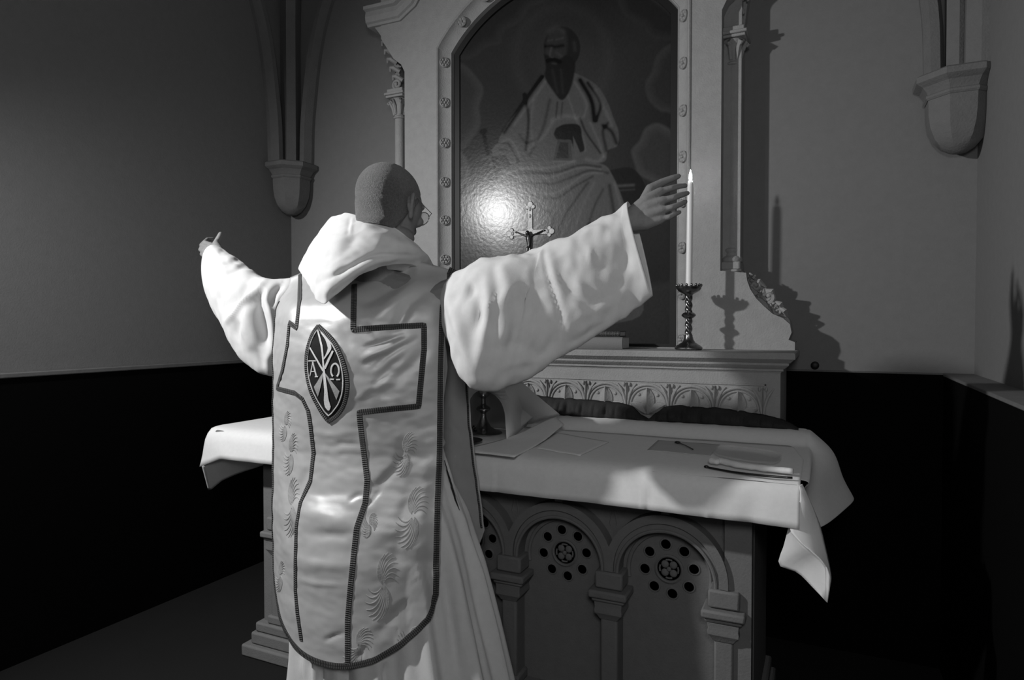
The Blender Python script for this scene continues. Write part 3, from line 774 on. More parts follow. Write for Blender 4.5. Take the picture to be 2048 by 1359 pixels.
def top_cloth():
    root = thing('altar_top_cloth', 'long white linen cloth covering the altar, with shallow front drop and twisted right corner', 'altar cloth', (-1.2, 2.0, MT))
    prof = [(2.545, MT + .0035), (2.50, MT + .004), (2.40, MT + .004), (2.30, MT + .004), (2.20, MT + .004), (2.10, MT + .004), (2.05, MT + .0045), (2.015, MT + .003), (1.99, MT - .002), (1.972, MT - .012),
            (1.962, MT - .028), (1.958, MT - .05), (1.955, MT - .075), (1.952, MT - .098), (1.950, MT - .117)]
    N = 260; rows = []
    for i, (y, z) in enumerate(prof):
        row = []
        for j in range(N + 1):
            x = -2.335 + 2.278 * j / N
            hang = max(0, (i - 8) / 6)
            yy = y; zz = z
            yy += hang * (.006 * nz((x, 0, z), 3.2) + .003 * nz((x + z * 2, 0, z), 11) - .004)
            zz += (1 - hang) * .0012 * nz((x, y, 0), 7) + hang * .006 * nz((x, 0, 0), 1.3, 5)
            xx = x
            t = 1 - min(1, (x + 2.335) / .10)                 # left end flares outwards
            xx -= hang ** 1.3 * .055 * t ** 1.5; zz -= hang * .052 * t ** 1.2; yy += hang * .03 * t
            for cxx, ww, aa in ((-.995, .006, .004), (-.985, .02, -.003), (-.47, .006, .004), (-.46, .02, -.004), (-.27, .008, .003), (-.80, .03, .004), (-.64, .035, -.004), (-.15, .03, -.006)):
                yy -= hang * aa * math.exp(-((x + .06 * hang * (cxx + .8) - cxx) / ww) ** 2)
            if i < 3 and x > -.12: xx -= (3 - i) / 3 * .05 * (x + .12) / .06
            row.append(Vector((xx, yy, zz)))
        rows.append(row)
    m = MB(); m.grid(rows)
    o = m.build('sheet', 'linen', root, smooth=180)
    sd = o.modifiers.new('thick', 'SOLIDIFY'); sd.thickness = .0022; sd.offset = 1
    # right front corner: a lit strip that twists over a hanging fold
    def loft2(a, b, nm, bulge=.0, ny=14, nx=10):
        A = curve(a, ny); B = curve(b, ny); rr = []
        for i in range(ny + 1):
            rr.append([A[i].lerp(B[i], k / nx) + Vector((.3, -1, 0)) * (bulge * math.sin(PI * k / nx) * min(1, i / 3)) for k in range(nx + 1)])
        mm = MB(); mm.grid(rr); oo = mm.build(nm, 'linen', root, smooth=180)
        s2 = oo.modifiers.new('thick', 'SOLIDIFY'); s2.thickness = .0022; s2.offset = 0
        return oo
    P3 = onY
    loft2([(-.060, 1.962, MT - .004), P3(1600, 1000, 1.956), P3(1578, 1050, 1.95), P3(1592, 1075, 1.935), P3(1614, 1096, 1.93), P3(1637, 1112, 1.935), P3(1652, 1136, 1.94), P3(1650, 1199, 1.955)],
          [(-.053, 1.975, MT - .002), P3(1624, 1010, 1.99), P3(1640, 1050, 2.0), P3(1650, 1090, 1.99), P3(1658, 1125, 1.98), P3(1662, 1150, 1.97), P3(1661, 1165, 1.965), P3(1652, 1200, 1.957)], 'corner_fold', .014)
    loft2([P3(1579, 1048, 1.955), P3(1592, 1073, 1.945), P3(1614, 1094, 1.94), P3(1637, 1110, 1.944), P3(1652, 1138, 1.948), P3(1651, 1198, 1.957)],
          [P3(1577, 1055, 1.965), P3(1568, 1090, 1.985), P3(1558, 1128, 1.995), P3(1595, 1144, 1.99), P3(1624, 1172, 1.975), P3(1650, 1200, 1.96)], 'corner_underside', -.006)
    loft2([P3(431, 872, 1.99), P3(403, 929, 1.985), P3(430, 917, 1.99), P3(470, 914, 1.995), P3(530, 924, 1.995)],
          [P3(433, 876, 2.01), P3(415, 976, 2.09), P3(445, 960, 2.10), P3(480, 945, 2.11), P3(525, 930, 2.12)], 'end_fold', 0)
top_cloth()

# dark ruffled cloth bunched along the foot of the retable
def ruffle():
    top = [(1060, 788), (1100, 795), (1140, 798), (1180, 800), (1240, 806), (1262, 812), (1283, 831), (1297, 838), (1312, 828), (1328, 815), (1345, 811), (1400, 815), (1445, 817), (1480, 823), (1520, 829), (1560, 838), (1597, 856)]
    T = [onY(x, y, 2.672) for x, y in top]; xs = [p.x for p in T]; zs = [p.z for p in T]
    m = MB(); rows = [[] for _ in range(9)]
    n = 420
    for j in range(n + 1):
        x = -2.26 + (xs[-1] + 2.26) * j / n
        zt = interp(x, xs, zs) if x > xs[0] else zs[0] + .012 * nz((x, 0, 0), 5)
        zt += .005 * nz((x, 0, 0), 30); zb = MT + .050
        r = .022 * nz((x, 0, 0), 30) + .012 * nz((x, 0, 2), 70)
        for i in range(9):
            t = i / 8
            y = 2.645 - .012 * math.sin(PI * t * .8) + .043 * t ** 2 + r * math.sin(PI * min(1, t * 1.1)) + (.004 * nz((x, 0, t * .08), 30))
            rows[i].append(Vector((x, min(y, 2.692), lerp(zb, zt, t))))
    m.grid(rows)
    o = m.build('ruffled_dust_cloth', 'black_cloth', smooth=180, loc=(-1.2, 2.66, MT + .05))
    o.modifiers.new('thick', 'SOLIDIFY').thickness = .003
    tag(o, 'black gathered cloth bunched along the foot of the carved retable', 'cloth')
ruffle()

# --- candlestick and candle
def candlestick():
    Y = 2.80; c = onY(1377, 700, Y); cx = c.x
    z = lambda y: onY(1377, y, Y).z
    t = thing('candlestick', 'brass candlestick with twisted stem and crown-edged drip pan, standing on the retable', 'candlestick', (cx, Y, SH))
    b = SH + .001
    MB().lathe([(.052, b), (.056, b + .004), (.056, b + .010), (.050, b + .016), (.040, b + .022), (.028, b + .030), (.020, b + .042), (.0165, b + .056), (.016, b + .062)], (cx, Y, 0), 32).build('foot', 'brass', t)
    m = MB(); z0, z1 = b + .058, z(590); loops = []
    for i in range(70):
        f = i / 69; zz = lerp(z0, z1, f); loops.append([Vector((cx + (.0125 + .0030 * math.cos(3 * (a + f * 11))) * math.cos(a), Y + (.0125 + .0030 * math.cos(3 * (a + f * 11))) * math.sin(a), zz)) for a in [2 * PI * k / 24 for k in range(24)]])
    m.loft(loops); m.build('twisted_stem', 'brass', t, smooth=180)
    zk = z(630); MB().lathe([(.014, zk - .014), (.020, zk - .010), (.028, zk - .003), (.029, zk + .002), (.022, zk + .009), (.014, zk + .013)], (cx, Y, 0), 32).build('knop', 'brass', t)
    zd = z(590)
    MB().lathe([(.014, zd - .004), (.018, zd + .004), (.030, zd + .010), (.043, zd + .018), (.050, zd + .028), (.051, zd + .036), (.048, zd + .036), (.045, zd + .028), (.02, zd + .02), (.005, zd + .02)], (cx, Y, 0), 40).build('drip_pan', 'brass', t)
    m = MB()
    for k in range(16):
        a = 2 * PI * k / 16; p = Vector((cx + .0495 * math.cos(a), Y + .0495 * math.sin(a), zd + .036))
        m.ball(p + Vector((0, 0, .004)), .0055, .0055, .007, n=6)
    m.build('crown_edge', 'brass', t)
    MB().lathe([(.016, zd + .018), (.017, zd + .034), (.015, zd + .036)], (cx, Y, 0), 24).build('socket', 'brass', t)
    # candle: its own thing
    zt = z(362); zc = zd + .024
    k = thing('candle', 'tall white lit candle standing in the brass candlestick', 'candle', (cx, Y, zc))
    top_off = (z(0) - z(0)); 
    pts = [(cx + .004 * f, Y, lerp(zc, zt, f)) for f in (0, .25, .5, .75, .95, 1)]
    MB().tube(pts, [.0135, .013, .0128, .0126, .0122, .0095], 24).build('wax_shaft', 'wax', k, smooth=60)
    MB().tube([(cx + .004, Y, zt - .002), (cx + .004, Y, zt + .008)], .0009, 6).build('wick', 'slit', k)
    MB().lathe([(.0008, zt + .002), (.0048, zt + .005), (.0072, zt + .011), (.0068, zt + .018), (.0042, zt + .030), (.0018, zt + .040), (.0003, zt + .046)], (cx + .004, Y, 0), 16).build('candle_flame', 'flame', k, smooth=180)
    return t
candlestick()

# --- crucifix
def crucifix():
    Y = 2.75; P = lambda x, y: onY(x, y, Y); c = P(1061, 465); cx = c.x
    t = thing('crucifix', 'standing metal crucifix with trefoil ends in front of the painting', 'crucifix', (cx, Y, SH))
    zt = P(1061, 405).z; za = c.z; half = .112; w = .0115; zb = SH + .13
    m = MB(); m.box(cx - w, cx + w, Y - .005, Y + .005, zb, zt - .018); m.box(cx - half + .018, cx + half - .018, Y - .0048, Y + .0048, za - w, za + w)
    for s1 in (-1, 1):
        for s2 in (-1, 1): m.prism([(cx, za), (cx + s1 * .030, za), (cx, za + s2 * .030)], Y - .0045, Y + .0045)
    for ex, ez, dx, dz in ((cx, zt - .016, 0, 1), (cx - half + .016, za, -1, 0), (cx + half - .016, za, 1, 0)):
        m.lathe([(.013, -.006), (.015, 0), (.013, .006)], (ex + dx * .008, Y, ez + dz * .008), 20, axis=(0, -1, 0))
        for sg in (-1, 1): m.lathe([(.009, -.0055), (.011, 0), (.009, .0055)], (ex - dx * .004 + dz * sg * .015, Y, ez - dz * .004 + dx * sg * .015), 18, axis=(0, -1, 0))
    m.build('cross', 'brass_light', t, bevel=.0015)
    for ex, ez in ((cx, zt - .03), (cx, zt - .06), (cx - .085, za), (cx + .085, za)): MB().ball((ex, Y - .005, ez), .006, .003, .009, n=8).build('relief_ornament', 'brass_light', t)
    m = MB(); m.lathe([(.055, SH + .001), (.056, SH + .01), (.045, SH + .02), (.02, SH + .035), (.012, SH + .06), (.018, SH + .075), (.02, SH + .085), (.012, SH + .1), (.011, zb + .005)], (cx, Y, 0), 28)
    m.build('stand', 'brass', t)
    m = MB(); y = Y - .014; z = za - .012
    m.ball((cx - .006, y - .006, z + .008), .0095, .0095, .012, n=8)
    m.tube([(cx, y, z - .002), (cx, y - .003, z - .02), (cx + .001, y - .002, z - .045), (cx, y - .004, z - .06)], [.012, .0135, .0095, .0115], 10)
    for s in (-1, 1):
        m.tube([(cx + s * .008, y, z - .006), (cx + s * .035, y + .002, z + .004), (cx + s * .062, y + .006, z + .016)], [.006, .0042, .0032], 8)
        m.ball((cx + s * .068, y + .006, z + .017), .007, .003, .0038, n=6)
        m.tube([(cx + s * .006, y - .003, z - .058), (cx + s * .007, y - .008, z - .095), (cx + s * .003, y, z - .14)], [.0085, .007, .0045], 8)
    m.build('corpus', 'bronze', t, smooth=60)
crucifix()

# --- books on the retable
def book(name, label, x0, x1, y0, y1, z0, z1, cov, lines, group=None):
    t = thing(name, label, 'book', ((x0 + x1) / 2, (y0 + y1) / 2, z0))
    e = .003
    m = MB(); m.box(x0, x1, y0, y1, z0, z0 + e); m.box(x0, x1, y0, y1, z1 - e, z1)
    loops = []
    for xx in (x0, x1): loops.append([(xx, y0 + .004, z0), (xx, y0 - .003, z0 + (z1 - z0) * .2), (xx, y0 - .005, (z0 + z1) / 2), (xx, y0 - .003, z1 - (z1 - z0) * .2), (xx, y0 + .004, z1)])
    m.loft(loops); m.build('cover', cov, t, bevel=.001)
    MB().box(x0 + .004, x1 - .004, y0 + .004, y1 - .005, z0 + e, z1 - e).build('page_block', 'pages', t)
    if lines:
        m = MB()
        for f in lines:
            xx = lerp(x0, x1, f); m.tube([(xx, y0 + .003, z0 + .001), (xx, y0 - .004, z0 + (z1 - z0) * .25), (xx, y0 - .0057, (z0 + z1) / 2), (xx, y0 - .004, z1 - (z1 - z0) * .25), (xx, y0 + .003, z1 - .001)], .0009, 6)
        m.build('spine_bands', 'gilt', t)
book('large_book', 'thick grey closed book lying flat on the retable, below the smaller book', -1.06, -.780, 2.765, 2.885, SH + .001, SH + .052, 'book', None)
book('small_book', 'thin dark book with banded spine lying on top of the thick grey book', -.985, -.800, 2.795, 2.89, SH + .053, SH + .077, 'book_dark', (.55, .6, .66, .74, .82, .88, .95))

# --- chalice under its veil
def chalice():
    c = onZ(967, 866, MT + .008); cx, cy, z = c.x, c.y, MT + .0075
    t = thing('chalice', 'metal chalice with broad foot and ornamented knop, half hidden under the white veil', 'chalice', (cx, cy, z))
    MB().lathe([(.072, z), (.074, z + .003), (.070, z + .008), (.050, z + .014), (.030, z + .026), (.017, z + .048), (.011, z + .066), (.010, z + .078)], (cx, cy, 0), 36).build('foot', 'silver', t)
    MB().lathe([(.010, z + .076), (.013, z + .082), (.028, z + .094), (.030, z + .099), (.026, z + .104), (.012, z + .112), (.009, z + .12), (.009, z + .14)], (cx, cy, 0), 8).build('knop', 'silver', t)
    MB().lathe([(.009, z + .138), (.02, z + .146), (.036, z + .17), (.043, z + .2), (.045, z + .214), (.0435, z + .214), (.03, z + .16), (.003, z + .15)], (cx, cy, 0), 32).build('cup', 'silver', t)
    m = MB()
    for dx, dz in ((0, 0), (-.006, .006), (.006, .006), (0, .012), (-.011, -.001)): m.ball((cx - .022 + dx, cy - .040, z + .020 + dz), .004, .004, .004, n=6)
    m.build('applied_cross', 'bronze', t)
    # veil
    v = thing('chalice_veil', 'stiff white chalice veil standing open in an arch just right of the priest', 'veil', (cx, cy, z))
    zt = z + .217
    def T(a, r=.082): return Vector((cx + r * math.cos(math.radians(a)), cy + r * math.sin(math.radians(a)), zt))
    Z0 = MT + .0085
    g = lambda x, y: onZ(x, y, Z0)
    cols = []
    def col(top, bot, out=0., sag=.0):
        d = bot - top; pts = []
        n = Vector((bot.x - cx, bot.y - cy, 0)).normalized()
        for i in range(13):
            f = i / 12; p = top + d * f + n * (-sag * math.sin(PI * f)) ; pts.append(p)
        return pts
    # edge of the arch, from the crown of the arch down to its right foot
    archr = curve([onY(962, 779, cy - .080), onY(985, 787, cy - .085), onY(1001, 803, cy - .085), onY(1009, 826, cy - .08), onY(1011, 850, g(1013, 880).y + .004), g(1013, 881)], 12)
    archl = curve([onY(962, 779, cy - .080), onY(949, 786, cy - .08), onY(939, 802, cy - .075), onY(934, 825, cy - .07), onY(931, 850, cy - .08), g(930, 872)], 12)
    topf = T(-95, .085)
    seq = [archr, col(onY(1006, 766, cy - .088), g(1031, 868), 0, -.006), col(onY(1019, 768, cy - .070), g(1046, 856), 0, .004), col(onY(1026, 766, cy - .074), g(1055, 849), 0, -.002),
           col(onY(1037, 766, cy - .05), onY(1086, 838, 2.49), 0, .002), col(onY(1047, 768, cy - .02), onY(1120, 829, 2.52), 0, .0), col(onY(1040, 760, cy + .04), onY(1095, 812, 2.57), 0, .0), col(T(50, .1), Vector((cx + .09, cy + .12, Z0))), col(T(95, .09), Vector((cx - .01, cy + .14, Z0))),
           col(T(140, .1), Vector((cx - .12, cy + .10, Z0))), col(T(180, .085), Vector((cx - .13, cy, Z0))), col(T(215, .09), Vector((cx - .11, cy - .06, Z0))), archl]
    m = MB(); m.grid(seq)
    b = m.add([Vector((cx, cy, zt + .002))] + [s[0] for s in seq], [])
    for i in range(1, len(seq)): m.f.append((b, b + i, b + i + 1))
    m.f.append((b, b + len(seq), b + 1))
    o = m.build('cloth', 'veil', v, smooth=50)
    sd = o.modifiers.new('thick', 'SOLIDIFY'); sd.thickness = .0015; sd.offset = 1
    MB().box(cx - .06, cx + .06, cy - .055, cy + .06, z + .2145, z + .2165).build('pall', 'veil', v)
chalice()

def slab(name, label, cat, pts, z, th, m, curl=None):
    P = [onZ(x, y, z) if not isinstance(x, Vector) else x for x, y in pts]; a, b, c, d = P; rows = []; n = 16
    for i in range(n + 1):
        r = []
        for j in range(n + 1):
            u, v = i / n, j / n; p = (a.lerp(b, u)).lerp(d.lerp(c, u), v)
            zz = lerp(z, p.z, sstep(.2, 1, v)) + .0012 * (1 + nz(p, 22, 4))
            if curl: zz += curl * sstep(.7, 1., u * .35 + v * .65)
            r.append(Vector((p.x, p.y, zz)))
        rows.append(r)
    mb = MB(); mb.grid(rows); ctr = (a + c) / 2
    o = mb.build(name, m, smooth=180, loc=(ctr.x, ctr.y, z))
    s = o.modifiers.new('thick', 'SOLIDIFY'); s.thickness = th; s.offset = 1
    return tag(o, label, cat)
cz = MT + .0065
slab('folded_corporal', 'white folded linen pad under the chalice, its right end curling up behind the veil', 'linen', [(915, 902), (1028, 915), (onY(1128, 852, 2.46), 0), (onY(1112, 834, 2.53), 0)], cz, .003, 'linen', .004)
slab('linen_square', 'flat white linen square lying between the chalice veil and the grey card', 'linen', [(1072, 897), (1160, 912), (1217, 885), (1112, 866)], cz, .003, 'linen')
slab('grey_card', 'thin greyish card lying flat near the altar back under the small spoon', 'card', [(1294, 900), (1420, 912), (1440, 889), (1316, 880)], cz, .0012, 'board')
pp = onZ(925, 884, MT + .0125)
t = tag(MB().lathe([(.002, 0), (.035, .001), (.060, .006), (.072, .008), (.072, .0095), (.058, .0075), (.034, .0025), (.002, .0020)], Vector((pp.x, pp.y, MT + .012)), 40).build('paten', 'bronze', loc=(pp.x, pp.y, MT + .012)), 'dark metal paten on the altar half hidden behind the white robe', 'plate')
# spoon
a = onZ(1355, 884, cz + .006); b = onZ(1386, 898, cz + .005)
t = thing('small_spoon', 'tiny dark spoon lying on the grey card', 'spoon', a)
MB().ball(a, .011, .009, .005, n=8).build('bowl', 'bronze', t)
MB().tube([a, (a + b) / 2 + Vector((0, 0, .002)), b], [.002, .0018, .0022], 6).build('handle', 'bronze', t)
# glass dish and rolled towel
def dish():
    z = MT + .0065; P = [onZ(x, y, z) for x, y in ((1422, 915), (1436, 893), (1565, 908), (1560, 938))]
    c = (P[0] + P[1] + P[2] + P[3]) / 4; ux = ((P[2] + P[3]) / 2 - (P[0] + P[1]) / 2) / 2; uy = ((P[1] + P[2]) / 2 - (P[0] + P[3]) / 2) / 2
    def ring(s, zz): return [c + ux * (s * math.copysign(abs(math.cos(a)) ** .6, math.cos(a))) + uy * (s * math.copysign(abs(math.sin(a)) ** .6, math.sin(a))) + Vector((0, 0, zz)) for a in [2 * PI * k / 48 for k in range(48)]]
    m = MB(); m.loft([ring(.80, 0), ring(.9, .001), ring(1.0, .010), ring(1.01, .011), ring(.97, .011), ring(.86, .0035), ring(.5, .003), ring(.05, .003)])
    o = m.build('glass_dish', 'glass', smooth=60, loc=c)
    tag(o, 'shallow clear glass dish near the right end of the altar, behind the rolled towel', 'dish')
dish()
def towel():
    z = MT + .021
    pts = [onZ(x, y, z) for x, y in ((1421, 920), (1432, 923), (1440, 921), (1480, 930), (1530, 936), (1586, 942))]
    t = thing('rolled_towel', 'rolled white finger towel lying along the front of the glass dish', 'towel', pts[2])
    cc = curve(pts, 40); rad = [.0085 + .0035 * (math.sin(i * .9) * .3 if i < 12 else 0) + .002 * nz(cc[i], 60) for i in range(41)]
    rad[6] = .007; rad[7] = .007; rad[0] = .006
    m = MB(); m.tube(cc, rad, 14, flat=1.2); o = m.build('roll', 'linen', t, smooth=180)
    pts = [onZ(x, y, MT + .010) for x, y in ((1413, 933), (1425, 936), (1470, 944), (1530, 951), (1585, 955))]
    m = MB(); m.tube(curve(pts, 20), .0035, 8); m.ball(pts[0], .008, .006, .005, n=8)
    o = m.build('serving_knife', 'bronze', smooth=180, loc=pts[0]); tag(o, 'thin dark rod lying in front of the rolled white towel', 'utensil')
towel()

# ================================================================== THE PRIEST
PX0 = Vector((-1.28, 1.70, 0))
priest = thing('person', 'person in white robe and satin vestment seen from behind, arms raised wide before the altar', 'person', PX0)
RMn = np.array(RM)
def proj(A):
    v = (A - np.array(ORG)) @ RMn
    return W / 2 + F * v[..., 0] / -v[..., 2], H / 2 - F * v[..., 1] / -v[..., 2]
def grid_normals(G, outward):
    du = np.gradient(G, axis=1); dv = np.gradient(G, axis=0)
    n = np.cross(du, dv); n /= np.linalg.norm(n, axis=-1, keepdims=True) + 1e-9
    s = np.sign((n * outward(G)).sum(-1).mean()); return n * s
def press(G, N, folds, face=True):
    """raise / sink the sheet along drawn fold lines on the side that is turned to the room"""
    px, py = proj(G); out = np.zeros(px.shape)
    tc = np.array(ORG) - G; tc /= np.linalg.norm(tc, axis=-1, keepdims=True)
    fc = np.clip((N * tc).sum(-1) * 3, 0, 1)
    for pts, w, amp in folds:
        P = curve([(a, b, 0) for a, b in pts], 8 * (len(pts) - 1)); d = np.full(px.shape, 1e9); best = np.zeros(px.shape)
        n = len(P) - 1
        for i in range(n):
            ax, ay = P[i].x, P[i].y; dx, dy = P[i + 1].x - ax, P[i + 1].y - ay
            t = np.clip(((px - ax) * dx + (py - ay) * dy) / (dx * dx + dy * dy + 1e-9), 0, 1)
            dd = np.hypot(px - ax - t * dx, py - ay - t * dy); k = dd < d
            d = np.where(k, dd, d); best = np.where(k, (i + t) / n, best)
        taper = np.sin(np.pi * np.clip(best * .96 + .02, 0, 1)) ** .7
        out += amp * .9 * np.exp(-(d / (w * 1.25)) ** 2) * taper
    return out * fc
def npnoise(G, s, seed=0.):
    sh = G.shape[:-1]; P = (G.reshape(-1, 3) * np.array(s) + seed)
    return np.array([noise.noise(Vector(p)) for p in P]).reshape(sh)
def sheet(G, name, m, thick=.004, wrap=False, parent=None, sub=0, uv=None, offset=-1):
    mb = MB(); r, c = G.shape[:2]; mb.v = [Vector(p) for p in G.reshape(-1, 3)]
    for i in range(r - 1):
        for j in range(c if wrap else c - 1):
            k = (j + 1) % c; mb.f.append((i * c + j, i * c + k, (i + 1) * c + k, (i + 1) * c + j))
    o = mb.build(name, m, parent or priest, smooth=180)
    if thick:
        s = o.modifiers.new('thick', 'SOLIDIFY'); s.thickness = thick; s.offset = offset
    return o

# ---- body: head, neck, trunk, arms and hands as one continuous surface
HC = onY(777, 414, 1.68)
hf = Vector((.10, 1, -.22)).normalized(); hr = hf.cross(Vector((0, 0, 1))).normalized(); hu = hr.cross(hf)
HQ = Matrix((hr, hf, hu)).transposed().to_quaternion()
HS = 1.10
def hp(r, f, u): return HC + (hr * r + hf * f + hu * u) * HS
def hball(m, c, rr, rf, ru, n=16): m.ball(hp(*c), rr * HS, rf * HS, ru * HS, q=HQ, n=n)
RW, LW = onY(1266, 436, 1.85), onY(441, 517, 1.865)
def body():
    m = MB()
    hball(m, (0, -.008, .030), .077, .097, .086); hball(m, (0, .030, .010), .070, .078, .090); hball(m, (0, .040, -.055), .054, .055, .062)
    hball(m, (0, .075, -.095), .026, .024, .020, 10); hball(m, (0, .088, .028), .055, .016, .014, 10)           # chin, brow
    for s in (-1, 1):
        hball(m, (s * .040, .078, -.018), .022, .018, .016, 10)                                                # cheek
        hball(m, (s * .031, .086, .010), .0125, .0125, .0125, 8)                                                # eyeball
        hball(m, (s * .045, .030, -.075), .018, .040, .022, 8)                                                 # jaw
    m.capsule([hp(0, .092, .012), hp(0, .110, -.020), hp(0, .112, -.032)], [.008, .011, .014]); 
    for s in (-1, 1): hball(m, (s * .014, .100, -.036), .009, .010, .008, 8)
    m.capsule([hp(-.02, .092, -.062), hp(0, .100, -.060), hp(.02, .092, -.062)], [.007, .009, .007]); m.capsule([hp(-.016, .091, -.073), hp(0, .098, -.074), hp(.016, .091, -.073)], [.007, .010, .007])
    for s in (-1, 1):                                                                                          # ears
        pts = [(.080, .004, -.028), (.088, -.006, -.012), (.094, -.014, .006), (.092, -.010, .024), (.086, .002, .030), (.081, .012, .020)]
        m.capsule([hp(s * a, b, c) for a, b, c in pts], [.008, .0065, .0065, .0065, .0065, .0055], 10)
        hball(m, (s * .082, -.002, 0), .006, .016, .026, 8); hball(m, (s * .082, .002, -.030), .007, .008, .011, 8)
    nb = Vector((-1.27, 1.70, 1.50))
    m.capsule([hp(0, -.010, -.02), hp(0, -.030, -.08), nb.lerp(hp(0, -.03, -.08), .4), nb], [.062, .058, .062, .075], 20)
    m.capsule([nb + Vector((-.17, .01, -.05)), nb + Vector((0, 0, .0)), nb + Vector((.17, .01, -.05))], [.065, .075, .065], 16)
    m.ball(nb + Vector((0, 0, -.22)), .17, .105, .26); m.ball(nb + Vector((0, .01, -.50)), .16, .105, .22)
    for s in (-1, 1):
        m.capsule([nb + Vector((s * .09, .02, -.62)), nb + Vector((s * .10, .03, -1.0)), nb + Vector((s * .10, .03, -1.42))], [.088, .062, .046], 14)
        m.capsule([nb + Vector((s * .10, .01, -1.44)), nb + Vector((s * .10, .13, -1.455))], [.042, .035], 10)
    el = [Vector((-.80, 1.80, 1.535)), Vector((-1.83, 1.795, 1.465))]
    for k, (Wp, s) in enumerate(((RW, 1), (LW, -1))):
        m.capsule([nb + Vector((s * .19, .01, -.055)), nb.lerp(el[k], .6) + Vector((s * .06, .02, -.02)), el[k], el[k].lerp(Wp, .35), Wp], [.060, .050, .041, .041, .027], 16)
    # right hand, back towards the room, fingers fanned one above the other
    def P(x, y, Y): return onY(x, y, Y)
    def finger(pts, r): m.capsule([P(*p) for p in pts], r, 12)
    kn = [(1321, 383, 1.885), (1326, 401, 1.865), (1325, 420, 1.855), (1321, 439, 1.855)]
    for i, k in enumerate(kn): m.capsule([RW.lerp(P(*k), .02) + Vector((0, 0, (.012, .004, -.006, -.016)[i])), RW.lerp(P(*k), .5) + Vector((0, -.004, (.010, .003, -.005, -.014)[i])), P(*k)], [.0235, .0195, .0135], 12)
    finger([kn[0], (1343, 376, 1.895), (1359, 372, 1.915), (1371, 371, 1.93)], [.0105, .0092, .0084, .0072])
    finger([kn[1], (1347, 395, 1.872), (1364, 389, 1.892), (1375, 386, 1.91)], [.0108, .0096, .0086, .0072])
    finger([kn[2], (1345, 414, 1.858), (1361, 408, 1.875), (1371, 403, 1.892)], [.0102, .0092, .0082, .0070])
    finger([kn[3], (1338, 434, 1.855), (1350, 428, 1.866), (1359, 424, 1.88)], [.0092, .0080, .0073, .0064])
    m.capsule([RW + Vector((.012, .012, .012)), P(1302, 377, 1.905), P(1326, 364, 1.925), P(1346, 356, 1.94), P(1357, 352, 1.95)], [.020, .0165, .0118, .0100, .0080], 12)
    # left hand: palm turned to the altar, thumb up
    kl = [(420, 489, 1.905), (413, 494, 1.895), (409, 502, 1.885), (409, 510, 1.875)]
    for i, k in enumerate(kl): m.capsule([LW + Vector((0, .004, (.010, .004, -.004, -.012)[i])), LW.lerp(P(*k), .5) + Vector((0, 0, (.008, .002, -.004, -.01)[i])), P(*k)], [.022, .0185, .0125], 12)
    f3 = [[(409, 484, 1.93), (415, 478, 1.965), (426, 477, 1.99)], [(403, 490, 1.925), (408, 484, 1.965), (420, 481, 1.995)], [(401, 499, 1.915), (406, 492, 1.95), (417, 488, 1.975)], [(404, 508, 1.90), (410, 502, 1.93), (418, 498, 1.95)]]
    for i, k in enumerate(kl): m.capsule([P(*k)] + [P(*q) for q in f3[i]], [.0102, .0092, .0084, .0070], 12)
    m.capsule([LW + Vector((-.005, .012, .014)), P(431, 486, 1.895), P(437, 476, 1.90), P(441, 467, 1.905)], [.0185, .0135, .0105, .0085], 12)
    o = m.build('body', 'skin', priest, smooth=180)
    rm = o.modifiers.new('one_surface', 'REMESH'); rm.mode = 'VOXEL'; rm.voxel_size = .0034; rm.use_smooth_shade = True
    s = o.modifiers.new('soften', 'SMOOTH'); s.factor = .5; s.iterations = 4
    # cropped hair
    m = MB(); n, k = 80, 110; rows = []
    for i in range(n + 1):
        f = i / n; row = []
        for j in range(k):
            a = 2 * PI * j / k; ca, sa = math.cos(a), math.sin(a)          # sa > 0 is the forehead
            fr = sstep(-.15, .75, sa); lim = lerp(1., .47, fr)
            g = f * lim
            if g < .66:
                th = PI * .60 * (g / .66 + .0005); r = Vector((math.sin(th) * ca, math.sin(th) * sa, math.cos(th)))
                p = Vector((r.x * .0805, -.006 + r.y * .1005, .030 + r.z * .0895))
            else:
                t = (g - .66) / .34; rr = lerp(.95, .80, sstep(0, 1, t)); z = lerp(.0023, -.078, t)
                side = lerp(.0765, .0650, t); back = lerp(.0955, .0640, sstep(0, .8, t)); cy = lerp(-.006, -.030, t)
                p = Vector((ca * side, cy + sa * (back if sa < 0 else side), z)); r = Vector((ca, sa, 0))
            edge = sstep(.93, 1., f); p = Vector((p.x * (1 - .05 * edge), -.006 + (p.y + .006) * (1 - .05 * edge), p.z))
            row.append(hp(*p) + (HQ @ r) * (.0008 * noise.noise(hp(*p) * 260)))
        rows.append(row)
    m.loft(rows, caps=False)
    ho = m.build('hair', 'hair', priest, smooth=180)
    # glasses
    g = MB()
    for s in (-1, 1):
        cc = hp(s * .032, .112, .004)
        g.tube([cc + (hr * math.cos(a) * .023 + hu * math.sin(a) * .019) * HS for a in [2 * PI * i / 28 for i in range(29)]], .0013, 6)
        g.tube([hp(s * .055, .112, .010), hp(s * .074, .098, .011), hp(s * .082, .05, .016), hp(s * .088, .004, .028), hp(s * .092, -.016, .012)], .0012, 6)
    g.tube([hp(-.010, .113, .008), hp(0, .117, .011), hp(.010, .113, .008)], .0012, 6)
    go = g.build('glasses_frame', 'wire', priest, smooth=180)
    g = MB()
    for s in (-1, 1): g.lathe([(.0235, -.0008), (.024, 0), (.0235, .0008)], hp(s * .032, .112, .004), 24, axis=hf)
    g.build('glasses_lens', 'glass', go, smooth=30)
